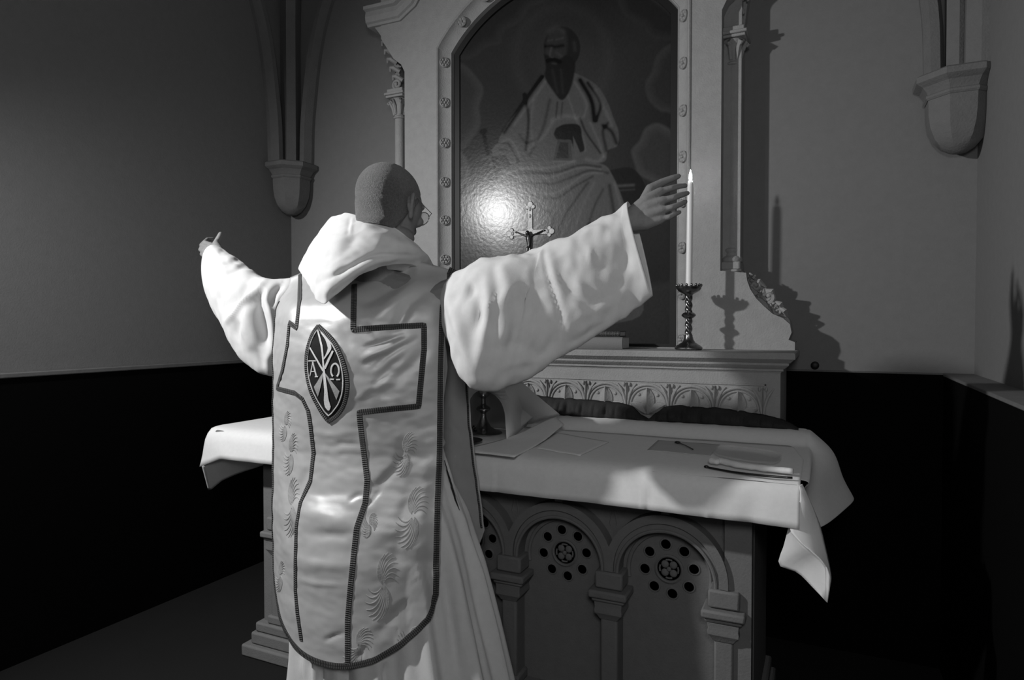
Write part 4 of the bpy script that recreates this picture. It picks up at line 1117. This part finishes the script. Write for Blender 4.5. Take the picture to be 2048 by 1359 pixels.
    for s in (-1, 1):
        loops = []
        b0 = Vector((-1.27 + s * .11, 1.73, 0))
        for y, w, z0, z1 in ((-.085, .024, .03, .055), (-.08, .036, .004, .085), (-.03, .040, .003, .10), (.04, .041, .003, .075), (.10, .044, .003, .055), (.16, .036, .004, .04), (.185, .018, .008, .03)):
            loops.append([b0 + Vector((w * math.cos(a), y, (z0 + z1) / 2 + (z1 - z0) / 2 * math.sin(a))) for a in [2 * PI * i / 16 for i in range(16)]])
        MB().loft(loops).build('shoe', 'shoe', priest, smooth=180)
body()

# ---- alb: the white robe under the vestment
def alb():
    Zs = [1.545, 1.50, 1.40, 1.25, 1.12, 1.03, .98, .90, .80, .65, .5, .35, .26, .14, .05]
    A_ = [.07, .15, .225, .25, .235, .222, .225, .245, .285, .325, .355, .375, .39, .41, .425]
    B_ = [.04, .075, .125, .150, .145, .140, .145, .160, .180, .200, .215, .230, .24, .25, .26]
    Xc = [-1.27, -1.27, -1.275, -1.285, -1.285, -1.28, -1.275, -1.27, -1.265, -1.255, -1.25, -1.235, -1.23, -1.225, -1.22]
    Yc = [1.72, 1.72, 1.715, 1.71, 1.71, 1.715, 1.72, 1.725, 1.73, 1.735, 1.74, 1.745, 1.75, 1.75, 1.75]
    nr, nc = 150, 260; G = np.zeros((nr, nc, 3))
    for i in range(nr):
        z = 1.545 + (.04 - 1.545) * i / (nr - 1)
        a, b, x, y = [float(np.interp(-z, [-q for q in Zs], V)) for V in (A_, B_, Xc, Yc)]
        fold = sstep(1.0, .45, z)
        for j in range(nc):
            t = 2 * PI * j / nc
            f = .016 * math.sin(13 * t + .8 + .6 * math.sin(2 * t)) + .008 * math.sin(29 * t + 1.3 * z) + .010 * noise.noise(Vector((math.cos(t) * 3, math.sin(t) * 3, z * .8)))
            g = .004 * math.sin(31 * t) * sstep(1.12, 1.02, z) * sstep(.80, 1.0, z) + .010 * noise.noise(Vector((math.cos(t) * 4, math.sin(t) * 4, z * 5))) * (1 - fold)
            r = 1 + (fold * f + g) / a
            G[i, j] = (x + a * r * math.cos(t), y + b * r * math.sin(t) * (1 + .0), z)
    N = grid_normals(G, lambda g: g - np.array([-1.27, 1.72, 0]) * 1 - np.array([0, 0, 1]) * g[..., 2:3])
    folds = [([(637, 1290), (636, 1359), (634, 1400)], 5, -.04), ([(690, 1310), (689, 1359), (688, 1400)], 4, -.035), ([(612, 1290), (606, 1359)], 6, .01), ([(772, 1325), (770, 1359), (768, 1400)], 4, -.03),
             ([(905, 905), (925, 980), (940, 1060)], 9, .006), ([(880, 1130), (900, 1240), (905, 1350)], 11, -.012), ([(925, 1100), (945, 1200), (960, 1359)], 12, -.008), ([(905, 1180), (925, 1280), (930, 1359)], 10, .010),
             ([(893, 870), (915, 866), (925, 860)], 6, .012), ([(893, 888), (912, 886), (926, 880)], 4, -.012), ([(908, 780), (905, 830), (912, 860)], 6, .010)]
    G += N * press(G, N, folds)[..., None]
    sheet(G, 'alb', 'alb', .004, wrap=True)
    # cincture round the waist
    m = MB(); pts = []
    for j in range(41):
        t = 2 * PI * j / 40; pts.append(Vector((-1.28 + .228 * math.cos(t), 1.716 + .148 * math.sin(t), 1.015 + .004 * math.sin(3 * t))))
    m.tube(pts, .007, 8); m.build('cincture', 'alb', priest, smooth=180)
    return G
ALB = alb()
bv_alb = BVHTree.FromPolygons([Vector(p) for p in ALB.reshape(-1, 3)], [(i * 260 + j, i * 260 + (j + 1) % 260, (i + 1) * 260 + (j + 1) % 260, (i + 1) * 260 + j) for i in range(149) for j in range(260)])

# ---- chasuble: one sheet from the front hem, over the shoulders, down to the back hem
def chasuble():
    z_ = [1.60, 1.50, 1.40, 1.30, 1.20, 1.10, 1.00, .90, .80, .70, .60, .50, .40, .30]
    yc = [1.58, 1.535, 1.500, 1.490, 1.495, 1.515, 1.530, 1.520, 1.490, 1.478, 1.480, 1.480, 1.480, 1.48]
    pxl = [(556, 560), (553, 590), (547, 700), (546, 900), (546, 1060), (548, 1120), (548, 1400)]
    pxr = [(893, 545), (893, 560), (889, 700), (886, 900), (882, 1000), (880, 1100), (876, 1400)]
    yl_ = [1.70, 1.66, 1.64, 1.635, 1.63, 1.625, 1.62, 1.61, 1.60, 1.60, 1.595, 1.59, 1.59, 1.59]
    yr_ = [1.72, 1.69, 1.68, 1.675, 1.67, 1.66, 1.65, 1.64, 1.62, 1.61, 1.605, 1.60, 1.60, 1.60]
    def I(z, V): return float(np.interp(-z, [-q for q in z_], V))
    def edge(z, tab, Y):
        y = H / 2
        for _ in range(3):
            px = float(np.interp(y, [b for a, b in tab], [a for a, b in tab])); p = onY(px, y, Y)
            v = RM.transposed() @ (Vector((p.x, Y, z)) - ORG); y = H / 2 - F * v.y / -v.z
        return p.x
    nS, nT = 150, 300
    G = np.zeros((nT, nS, 3))
    for j in range(nS):
        s = -1 + 2 * j / (nS - 1); u = abs(s)
        zb = .405 + .27 * (1 - (1 - u ** 2.1) ** (1 / 1.9)) if u < 1 else .675
        ztop = 1.600 - .055 * u ** 1.6 - .0 * u
        nb_ = int(nT * .62)
        for i in range(nT):
            if i < nb_:                          # back, from hem up to the ridge
                f = i / (nb_ - 1); z = lerp(zb, ztop, f)
                L = Vector((edge(z, pxl, I(z, yl_)), I(z, yl_), 0)); R_ = Vector((edge(z, pxr, I(z, yr_)), I(z, yr_), 0))
                cxx = -1.292 + .0 * z; Yc = I(z, yc)
                if s < 0: x = lerp(cxx, L.x, u ** .96); y = lerp(Yc, L.y, u ** 2.2)
                else: x = lerp(cxx, R_.x, u ** .96); y = lerp(Yc, R_.y, u ** 2.0)
                k = sstep(1.40, ztop + .004, z); y = lerp(y, 1.735, k ** 1.6)
            else:                                # front
                f = (i - nb_ + 1) / (nT - nb_); z = lerp(ztop, .52 + .2 * u ** 3, f)
                xe = lerp(-.985, -1.0, sstep(1.5, .5, z)) if s > 0 else lerp(-1.60, -1.56, sstep(1.5, .5, z))
                if s > 0 and z < 1.45: xe = lerp(-1.045, -.985, sstep(1.25, .6, z)) if z < 1.25 else lerp(-1.045, -.99, (z - 1.25) / .2)
                x = lerp(-1.285, xe, u ** .96); y = lerp(1.925, 1.885, u ** 2)
                if z < 1.0: y += .012 * sstep(1.0, .6, z)
                k = sstep(1.30, ztop + .004, z); y = lerp(y, 1.735, k ** .95)
            G[i, j] = (x, y, z)
    N = grid_normals(G[:int(nT * .5)], lambda g: np.array([0, -1, 0]) + 0 * g)
    Nf = grid_normals(G, lambda g: np.array([0, 0, 0]) + (g - np.array([-1.28, 1.73, 0]) - np.array([0, 0, 1]) * g[..., 2:3]))
    N = Nf
    Q = lambda x, y: (500 + x / 2.43, 800 + y / 2.43)
    Q1 = lambda x, y: (380 + x / 2.4276, 300 + y / 2.4276)
    folds = [([(822, 528), (795, 560), (745, 592), (712, 606)], 12, -.020), ([(860, 585), (822, 605), (800, 645), (775, 668)], 9, -.014), ([(880, 560), (835, 572), (795, 600), (745, 640)], 10, .014),
             ([(870, 640), (850, 700), (800, 750), (760, 790)], 10, -.006), ([(860, 600), (862, 680), (850, 760)], 12, .006),
             ([(722, 697), (767, 684), (810, 668)], 4, -.008), ([(722, 716), (755, 704), (830, 672)], 6, .008), ([(745, 735), (790, 700), (835, 675)], 5, -.007), ([(725, 730), (760, 712), (775, 708)], 3.5, -.004), ([(740, 660), (760, 680)], 4, .003),
             ([(735, 790), (775, 740), (830, 690)], 7, -.005), ([(700, 800), (760, 770), (800, 760)], 6, .004),
             ([Q(420, 205), Q(470, 212), Q(545, 215)], 3.5, -.004), ([Q(430, 265), Q(500, 262), Q(560, 270)], 3.5, -.003), ([Q(600, 440), Q(640, 400), Q(720, 310), Q(745, 190)], 8, -.007), ([Q(300, 300), Q(250, 420), Q(200, 540)], 7, -.004),
             ([Q(480, 490), Q(520, 465), Q(560, 462)], 3.5, -.006), ([Q(560, 520), Q(600, 480), Q(640, 430)], 4, -.004),
             ([Q(240, 540), Q(330, 560), Q(420, 580), Q(520, 560)], 16, .010), ([Q(240, 640), Q(330, 655), Q(440, 650), Q(510, 640)], 9, -.007),
             ([Q(235, 790), Q(330, 800), Q(480, 800)], 9, .004), ([Q(235, 865), Q(330, 890), Q(470, 895)], 4, .004), ([Q(360, 1170), Q(410, 1145), Q(470, 1130)], 4, -.006), ([Q(560, 1200), Q(520, 1260)], 5, -.005),
             ([Q(700, 500), Q(640, 640), Q(560, 760)], 12, .004), ([Q(850, 300), Q(830, 560), Q(800, 800)], 12, .004), ([Q(780, 400), Q(740, 620), Q(700, 820)], 10, -.004),
             ([Q(150, 60), Q(190, 200), Q(170, 420), Q(150, 620)], 8, .005), ([Q(130, 560), Q(150, 760), Q(200, 960)], 6, -.005), ([(585, 600), (575, 700), (565, 760)], 7, .005),
             ([Q(620, 1140), Q(700, 1050), Q(800, 960)], 9, -.005), ([Q(880, 650), Q(860, 850), Q(820, 1000)], 9, -.004),
             ([(620, 860), (660, 868), (715, 862)], 5, .0035), ([(622, 885), (660, 892), (690, 888)], 5, -.003), ([(605, 980), (650, 990), (700, 985)], 8, -.004),
             ([(600, 700), (640, 690), (700, 700)], 10, .003), ([(640, 610), (680, 640), (700, 700)], 9, -.003)]
    d = press(G, N, folds)
    d += .0028 * npnoise(G, (9, 9, 22)) + .0012 * npnoise(G, (30, 30, 60), 5)
    G += N * d[..., None]
    # keep outside the alb
    for i in range(int(nT * .60)):
        for j in range(nS):
            p = Vector(G[i, j])
            if p.z > 1.5: continue
            loc, nn, idx, dd = bv_alb.find_nearest(p)
            if loc is None: continue
            out = Vector((loc.x + 1.27, loc.y - 1.73, 0)).normalized()
            sd = (p - loc).dot(out)
            if sd < .014: p = p + out * (.014 - sd); G[i, j] = p
    o = sheet(G, 'chasuble', 'satin', .003, offset=0)
    return G, o
CH, cho = chasuble()
ch_r, ch_c = CH.shape[:2]
bv = BVHTree.FromPolygons([Vector(p) for p in CH.reshape(-1, 3)], [(i * ch_c + j, i * ch_c + j + 1, (i + 1) * ch_c + j + 1, (i + 1) * ch_c + j) for i in range(int(ch_r * .62)) for j in range(ch_c - 1)])
def cast(px, py, off):
    d = ray(px, py); loc, n, i, t = bv.ray_cast(ORG, d)
    if loc is None: return None, None
    if n.dot(d) > 0: n = -n
    return loc + n * off, n
def dens(pts, step=3.):
    out = [pts[0]]
    for a, b in zip(pts, pts[1:]):
        L = math.hypot(b[0] - a[0], b[1] - a[1]); k = max(1, int(L / step))
        out += [(a[0] + (b[0] - a[0]) * i / k, a[1] + (b[1] - a[1]) * i / k) for i in range(1, k + 1)]
    return out
def ribbon(m, P, Nn, w, hgt=.0022, taper=None, u0=0.):
    """raised band laid along points on the cloth"""
    rows = []; u = u0; n = len(P); base = len(m.v)
    for i in range(n):
        t = (P[min(i + 1, n - 1)] - P[max(i - 1, 0)]).normalized(); b = Nn[i].cross(t).normalized()
        ww = w * (taper(i / (n - 1)) if taper else 1)
        rows.append([P[i] + b * ww * q + Nn[i] * h for q, h in ((-1, -.0012), (-.92, hgt * .75), (-.4, hgt), (0, hgt * .8), (.4, hgt), (.92, hgt * .75), (1, -.0012))])
        if i: u += (P[i] - P[i - 1]).length
        for k in range(7): m.uv[base + i * 7 + k] = (u, k / 6)
    m.grid(rows); return u
def pxband(m, pts, w, off=.0022, smooth=False, taper=None, h=.0022):
    if smooth: pts = [(p.x, p.y) for p in curve([(a, b, 0) for a, b in pts], 12 * (len(pts) - 1))]
    P, Nn = [], []
    for a, b in dens(pts):
        p, n = cast(a, b, off)
        if p is not None: P.append(p); Nn.append(n)
    if len(P) < 3: return
    for _ in range(1):
        Nn = [(Nn[max(i - 1, 0)] + Nn[i] + Nn[min(i + 1, len(Nn) - 1)]).normalized() for i in range(len(Nn))]
    ribbon(m, P, Nn, w, h, taper)
# edge braid follows the border of the sheet
m = MB(); P, Nn = [], []
nb_ = int(ch_r * .62)
path = [(i, 2) for i in range(int(nb_ * .90), 0, -2)] + [(1, j) for j in range(3, ch_c - 3, 2)] + [(i, ch_c - 3) for i in range(1, nb_ + 40, 2)]
for i, j in path:
    i0, i1 = max(i - 2, 0), min(i + 2, ch_r - 1); j0, j1 = max(j - 2, 0), min(j + 2, ch_c - 1)
    n = Vector(CH[i1, j] - CH[i0, j]).cross(Vector(CH[i, j1] - CH[i, j0])).normalized()
    if i < nb_ * .95 and n.y > 0: n = -n
    elif i >= nb_ * .95 and Nn and n.dot(Nn[-1]) < 0: n = -n
    P.append(Vector(CH[i, j]) + n * .0015); Nn.append(n)
for _ in range(3): Nn = [(Nn[max(k - 1, 0)] + Nn[k] + Nn[min(k + 1, len(Nn) - 1)]).normalized() for k in range(len(Nn))]
ribbon(m, P, Nn, .0085, .003); m.build('edge_braid', 'braid', cho, smooth=60)
# front panel border seen edge-on at the right
m = MB(); P, Nn = [], []
for i in range(nb_ + 40, ch_r - 2, 2):
    P.append(Vector(CH[i, ch_c - 3])); Nn.append(Vector((.8, -.6, 0)).normalized())
ribbon(m, P, Nn, .006, .003); m.build('front_braid', 'braid', cho, smooth=60)
# cross bands
m = MB(); pxband(m, [(601, 540), (600, 600), (594, 656), (580, 645), (576, 690), (566, 740), (555, 776), (590, 785), (606, 797), (617, 820), (622, 850), (628, 905), (622, 960), (602, 1005), (594, 1050), (592, 1120), (592, 1180), (596, 1225), (602, 1266), (604, 1280)], .0072)
m.build('cross_braid', 'braid', cho, smooth=60)
m = MB(); pxband(m, [(709, 570), (708, 600), (707, 659), (760, 655), (848, 650), (848, 700), (842, 760), (837, 812), (780, 817), (719, 824), (722, 855), (729, 910), (735, 960), (731, 1005), (714, 1055), (708, 1110), (701, 1180), (696, 1240), (696, 1328)], .0085)
m.build('cross_braid', 'braid', cho, smooth=60)
# emblem: pointed oval with chi-rho, alpha and omega
E = lambda x, y: (560 + x / 5.66, 620 + y / 5.66)
def sm2(pts, n): return [(p.x, p.y) for p in curve([(a, b, 0) for a, b in pts], n)]
def patch(m, A, B, off, n=30, k=14):
    A = sm2(A, n); B = sm2(B, n); rows = []
    for (a, b), (c, d) in zip(A, B):
        r = []
        for q in range(k + 1):
            p, nn = cast(a + (c - a) * q / k, b + (d - b) * q / k, off)
            if p is None: return
            r.append(p)
        rows.append(r)
    m.grid(rows)
VL = [E(445, 180), E(380, 270), E(328, 420), E(308, 560), E(318, 740), E(362, 920), E(430, 1060), E(500, 1180), E(560, 1255)]
VR = [E(445, 180), E(560, 290), E(650, 420), E(720, 580), E(765, 760), E(765, 920), E(725, 1080), E(650, 1190), E(560, 1255)]
m = MB(); patch(m, VL, VR, .0028, 40, 24); emb = m.build('emblem', 'emblem_black', cho, smooth=180)
sol = emb.modifiers.new('thick', 'SOLIDIFY'); sol.thickness = .0015; sol.offset = -1
m = MB(); pxband(m, [(x + 0, y) for x, y in VR] + VL[::-1][1:], .0052, .003, smooth=False, h=.0035)
vv = sm2(VR, 30) + sm2(VL[::-1], 30)[1:]
m = MB(); pxband(m, vv, .0060, .0028, h=.0045); m.build('emblem_rim', 'braid', emb, smooth=60)
def strokes(nm, mt, L, off=.0042, w=.0016):
    m = MB()
    for pts, ww in L: pxband(m, [E(*p) for p in pts], ww, off, smooth=len(pts) > 2, h=.0012)
    return m.build(nm, mt, emb, smooth=60)
inn = [E(445, 205), E(545, 320), E(630, 440), E(690, 590), E(718, 760), E(712, 920), E(670, 1050), E(600, 1150), E(560, 1190)]
inl = [E(445, 205), E(385, 300), E(340, 430), E(322, 560), E(335, 740), E(380, 900), E(450, 1040), E(515, 1140), E(560, 1190)]
m = MB(); pxband(m, sm2(inn, 40) + sm2(inl[::-1], 40)[1:], .0017, .0045, h=.0012); m.build('emblem_border_line', 'emblem_white', emb, smooth=60)
m = MB()
def fl(A, B, off=.0046, n=14, k=4): patch(m, [E(*p) for p in A], [E(*p) for p in B], off, n, k)
fl([(430, 235), (470, 400), (490, 560), (497, 700), (512, 900), (508, 1010), (520, 1090), (552, 1128)], [(446, 228), (492, 400), (508, 560), (522, 700), (548, 900), (562, 1010), (585, 1085), (568, 1128)])
fl([(470, 255), (520, 330), (545, 400), (550, 440), (528, 500), (502, 545)], [(478, 252), (560, 340), (592, 420), (580, 460), (548, 505), (512, 556)])
fl([(345, 428), (420, 560), (490, 685)], [(357, 420), (436, 552), (512, 680)])
fl([(600, 455), (555, 540), (508, 650)], [(618, 465), (578, 550), (530, 660)])
m.build('chi_rho', 'emblem_white', emb, smooth=180)
m = MB()
fl([(495, 705), (450, 780), (395, 868)], [(505, 712), (475, 850), (440, 975)], .0044)
fl([(525, 712), (600, 810), (682, 912)], [(520, 722), (585, 860), (648, 1010)], .0044)
m.build('chi_rho_rays', 'emblem_grey', emb, smooth=180)
strokes('alpha_letter', 'emblem_white', [([(383, 590), (352, 745)], .0014), ([(383, 580), (425, 748)], .0026), ([(366, 690), (410, 690)], .0012), ([(335, 572), (420, 572)], .0013), ([(342, 575), (336, 598)], .001), ([(345, 748), (372, 748)], .0014), ([(408, 752), (444, 752)], .0016)])
om = [(632 + 44 * math.sin(math.radians(a)), 680 - 78 * math.cos(math.radians(a))) for a in range(-150, 151, 12)]
strokes('omega_letter', 'emblem_white', [(om, .0026), ([(580, 778), (622, 782)], .0018), ([(646, 784), (690, 782)], .0018), ([(580, 755), (580, 780)], .001), ([(690, 755), (690, 780)], .001)])
# damask swirls: two fans of curved feathers each
def swirl(cx, cy, r, rot=0., sx=1.):
    m = MB()
    for half in (0, 1):
        for k in range(10):
            a = math.radians(-150 + 11 * k + 180 * half + rot); L = r * (.70 + .35 * math.sin(PI * k / 9)) * (1.15 if half else 1.)
            c0 = (cx + sx * r * .12 * math.cos(a), cy + r * .12 * math.sin(a)); pts = []
            for i in range(7):
                t = i / 6; aa = a + .75 * t ** 1.3; pts.append((cx + sx * L * (.12 + .88 * t) * math.cos(aa) * .72, cy + L * (.12 + .88 * t) * math.sin(aa)))
            pxband(m, pts, .0021, .0026, True, taper=lambda t: .2 + .9 * math.sin(PI * (.12 + .84 * t)), h=.0001)
    if m.v: m.build('damask_swirl', 'swirl', cho, smooth=180)
for a in ((766, 1168, 66, 0, .8), (826, 1030, 62, 5, .85), (718, 1292, 46, 20, .9), (822, 1275, 34, 40, 1), (583, 905, 44, 10, .5), (585, 1010, 56, -10, .5), (562, 1150, 30, 0, .5), (572, 850, 34, 20, .5), (740, 1048, 34, 40, .6), (812, 905, 46, 10, .8)):
    swirl(*a)

# ---- sleeves
def sleeve(name, secs, folds, seed, rough=1.):
    """secs: (top px, py, Y), (bottom px, py, Y), half-width"""
    n = len(secs); nr, nc = 110, 120
    T = curve([onY(*s[0]) for s in secs], nr - 1); B = curve([onY(*s[1]) for s in secs], nr - 1)
    G = np.zeros((nr, nc, 3))
    for i in range(nr):
        f = i / (nr - 1) * (n - 1); k = min(int(f), n - 2); w = lerp(secs[k][2], secs[k + 1][2], f - k)
        ax = (T[min(i + 1, nr - 1)] + B[min(i + 1, nr - 1)] - T[max(i - 1, 0)] - B[max(i - 1, 0)]).normalized()
        tb = (T[i] - B[i]); h = tb.length / 2; u = tb.normalized(); nrm = ax.cross(u).normalized(); c = (T[i] + B[i]) / 2
        for j in range(nc):
            a = 2 * PI * j / nc; ca, sa = math.cos(a), math.sin(a)
            ww = w * (1 + .30 * ca)                       # fuller at the top where the arm is
            G[i, j] = c + u * (h * ca) + nrm * (ww * math.copysign(abs(sa) ** .9, sa))
    cen = G.mean(1, keepdims=True)
    N = np.cross(np.gradient(G, axis=0), np.roll(G, -1, 1) - np.roll(G, 1, 1)); N /= np.linalg.norm(N, axis=-1, keepdims=True) + 1e-9
    N *= np.sign((N * (G - cen)).sum(-1).mean())
    d = press(G, N, folds)
    fadeend = (np.clip((1 - np.linspace(0, 1, nr)) * 12, .15, 1) * np.clip(np.linspace(0, 1, nr) * 7, .1, 1))[:, None]
    d += rough * (.0075 * npnoise(G, (14, 14, 7), seed) + .0045 * npnoise(G, (34, 34, 22), seed + 4) - .0065 * np.abs(npnoise(G, (20, 20, 12), seed + 9))) * fadeend
    G += N * d[..., None]
    return sheet(G, name, 'alb', .004, wrap=True, offset=-1)
S3 = lambda x, y: (840 + x / 2.517, 320 + y / 2.517)
rs = sleeve('sleeve', [((895, 550, 1.83), (896, 640, 1.81), .026), ((910, 547, 1.79), (900, 655, 1.76), .045), ((945, 545, 1.745), (911, 700, 1.68), .078), ((985, 524, 1.745), (925, 755, 1.61), .088), ((1035, 512, 1.74), (955, 780, 1.61), .088),
        ((1088, 490, 1.78), (1020, 776, 1.66), .080), ((1150, 468, 1.80), (1090, 738, 1.70), .070), ((1205, 437, 1.825), (1180, 677, 1.75), .060), ((1240, 415, 1.84), (1262, 628, 1.80), .050), ((1257, 404, 1.845), (1305, 592, 1.805), .046)],
       [([(938, 556), (940, 575), (930, 600)], 6, -.014), ([(948, 574), (959, 618), (947, 662)], 9, -.016), ([(903, 554), (899, 598), (915, 650), (935, 717), (947, 753)], 9, .013),
        ([(971, 554), (977, 618), (963, 697), (955, 749)], 9, .014), ([(999, 523), (1015, 574), (999, 622)], 8, .010), ([(990, 535), (995, 575), (985, 640), (985, 700)], 7, -.010), ([(1047, 560), (1062, 614), (1066, 650)], 7, -.007),
        ([(1086, 491), (1094, 542), (1118, 618), (1134, 690)], 4, -.009), ([(1100, 500), (1108, 545), (1130, 615)], 6, .005), ([(1118, 558), (1150, 590), (1174, 618)], 5, -.007), ([(1128, 548), (1162, 575), (1185, 605)], 5, .006),
        ([(1178, 490), (1182, 534)], 4, .006), ([(1237, 580), (1255, 520), (1250, 470)], 9, -.005), ([(1262, 420), (1285, 500), (1298, 580)], 7, .006),
        ([(1080, 600), (1060, 680), (1040, 720)], 9, .010), ([(1040, 600), (1025, 680), (1010, 740)], 9, -.008), ([(1120, 650), (1100, 690), (1060, 730)], 8, -.008), ([(1150, 640), (1190, 620), (1240, 600)], 9, .006),
        ([(1130, 700), (1170, 670), (1220, 640)], 7, -.007), ([(985, 700), (1030, 690), (1080, 700)], 9, -.007), ([(1000, 735), (1050, 722), (1090, 720)], 8, .008)], 1.)
ls = sleeve('sleeve', [((602, 553, 1.77), (575, 745, 1.73), .030), ((575, 556, 1.75), (562, 752, 1.715), .050), ((545, 557, 1.735), (530, 749, 1.70), .076), ((515, 550, 1.75), (498, 730, 1.715), .078), ((488, 532, 1.775), (474, 700, 1.74), .072),
        ((466, 514, 1.80), (452, 655, 1.765), .064), ((446, 500, 1.83), (432, 628, 1.79), .056), ((432, 490, 1.85), (421, 600, 1.81), .048)],
       [([(515, 556), (490, 568), (471, 597), (458, 624)], 8, -.034), ([(536, 556), (505, 583), (468, 625), (450, 648)], 5, .020), ([(527, 575), (511, 593), (516, 629), (527, 668), (524, 698)], 11, -.046),
        ([(531, 575), (537, 619), (544, 641), (543, 690)], 5, .014), ([(436, 505), (450, 501), (468, 507)], 4, -.007), ([(445, 530), (466, 521), (495, 521)], 4, -.009), ([(450, 518), (478, 512)], 4, .006), ([(455, 550), (480, 534), (510, 528)], 4, -.010), ([(470, 548), (500, 543), (520, 546)], 4, .012),
        ([(440, 520), (446, 560), (440, 600)], 8, .010), ([(500, 600), (490, 650), (500, 705)], 9, .012), ([(565, 566), (549, 585), (541, 612)], 6, -.022), ([(480, 640), (472, 665), (478, 700)], 7, -.012), ([(455, 560), (440, 590), (436, 620)], 6, -.010),
        ([(505, 690), (515, 715), (530, 735)], 7, -.010), ([(545, 700), (535, 720), (540, 745)], 6, .010)], 7., .45)

# ---- hood folded on the shoulders
def hood():
    rim = [Vector((-1.30, 1.90, 1.54)), Vector((-1.355, 1.80, 1.58)), onY(662, 446, 1.68), onY(683, 427, 1.625), onY(715, 428, 1.60), onY(752, 437, 1.60), onY(795, 459, 1.635), onY(828, 484, 1.70), onY(848, 512, 1.78), onY(852, 545, 1.87)]
    low = [Vector((-1.36, 1.92, 1.48)), Vector((-1.43, 1.80, 1.495)), onY(603, 536, 1.66), onY(613, 565, 1.55), onY(640, 607, 1.435), onY(672, 590, 1.455), onY(715, 555, 1.50), onY(765, 533, 1.575), onY(820, 530, 1.69), onY(858, 540, 1.80)]
    nr, nc = 60, 140
    Rm = curve(rim, nc - 1); Lw = curve(low, nc - 1); G = np.zeros((nr, nc, 3))
    cen = Vector((-1.27, 1.70, 1.55))
    for j in range(nc):
        a, b = Rm[j], Lw[j]; o = ((a + b) / 2 - cen); o.z = max(o.z, 0) + .05; o.normalize()
        u = j / (nc - 1)
        for i in range(nr):
            t = i / (nr - 1)
            bul = .034 * math.sin(PI * t) ** .9 * (1 - .75 * math.exp(-((u - .27) / .10) ** 2))
            G[i, j] = a.lerp(b, t) + o * bul
    N = grid_normals(G, lambda g: g - np.array(cen))
    folds = [([(612, 540), (650, 520), (700, 515), (760, 500)], 9, -.006), ([(640, 590), (700, 545), (760, 518), (830, 512)], 7, .009), ([(622, 572), (680, 545), (750, 512), (835, 512)], 4.5, -.010), ([(640, 596), (690, 560), (740, 530)], 5, .006),
             ([(690, 440), (680, 480), (640, 530)], 10, .006), ([(725, 450), (760, 470), (830, 495)], 10, .006), ([(715, 470), (690, 500), (670, 530)], 8, -.004), ([(700, 432), (694, 470)], 2.5, -.003), ([(706, 432), (700, 470)], 2.5, .003)]
    d = press(G, N, folds) + .0055 * npnoise(G, (14, 14, 20), 3) - .004 * np.abs(npnoise(G, (20, 20, 26), 11)) + .0015 * npnoise(G, (40, 40, 40), 5)
    G += N * d[..., None]
    # inner lining from rim down to the neck, and the turned-under lower edge
    inner = np.zeros((16, nc, 3)); nk = Vector((-1.27, 1.70, 1.50))
    for j in range(nc):
        a = Vector(G[0, j]); c = Vector((nk.x + (a.x - nk.x) * .62, nk.y + (a.y - nk.y) * .62, min(a.z, 1.60) - .05))
        for i in range(16):
            t = 1 - i / 15; inner[i, j] = a.lerp(c, t ** 1.3) + (a - Vector((nk.x, nk.y, a.z))).normalized() * (.012 * math.sin(PI * t))
    tail = np.zeros((8, nc, 3))
    for j in range(nc):
        b = Vector(G[-1, j]); c = b + (cen - b).normalized() * .05 + Vector((0, 0, .006))
        for i in range(8): tail[i, j] = b.lerp(c, (i + 1) / 8)
    G = np.concatenate([inner[:-1], G, tail], 0)
    o = sheet(G, 'hood', 'alb', .005, offset=-1)
    sb = o.modifiers.new('sub', 'SUBSURF'); sb.levels = 1; sb.render_levels = 1
hood()
# pocket slit in the side of the alb: its inner shade laid on as a dark strip
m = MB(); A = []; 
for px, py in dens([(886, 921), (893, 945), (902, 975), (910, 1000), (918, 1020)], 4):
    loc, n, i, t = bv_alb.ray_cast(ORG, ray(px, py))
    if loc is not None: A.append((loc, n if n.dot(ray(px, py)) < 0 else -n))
if len(A) > 3: ribbon(m, [a + n * .005 for a, n in A], [n for a, n in A], .0032, .001, taper=lambda t: .15 + math.sin(PI * t)); m.build('side_slit_shade', 'slit', priest, smooth=180)
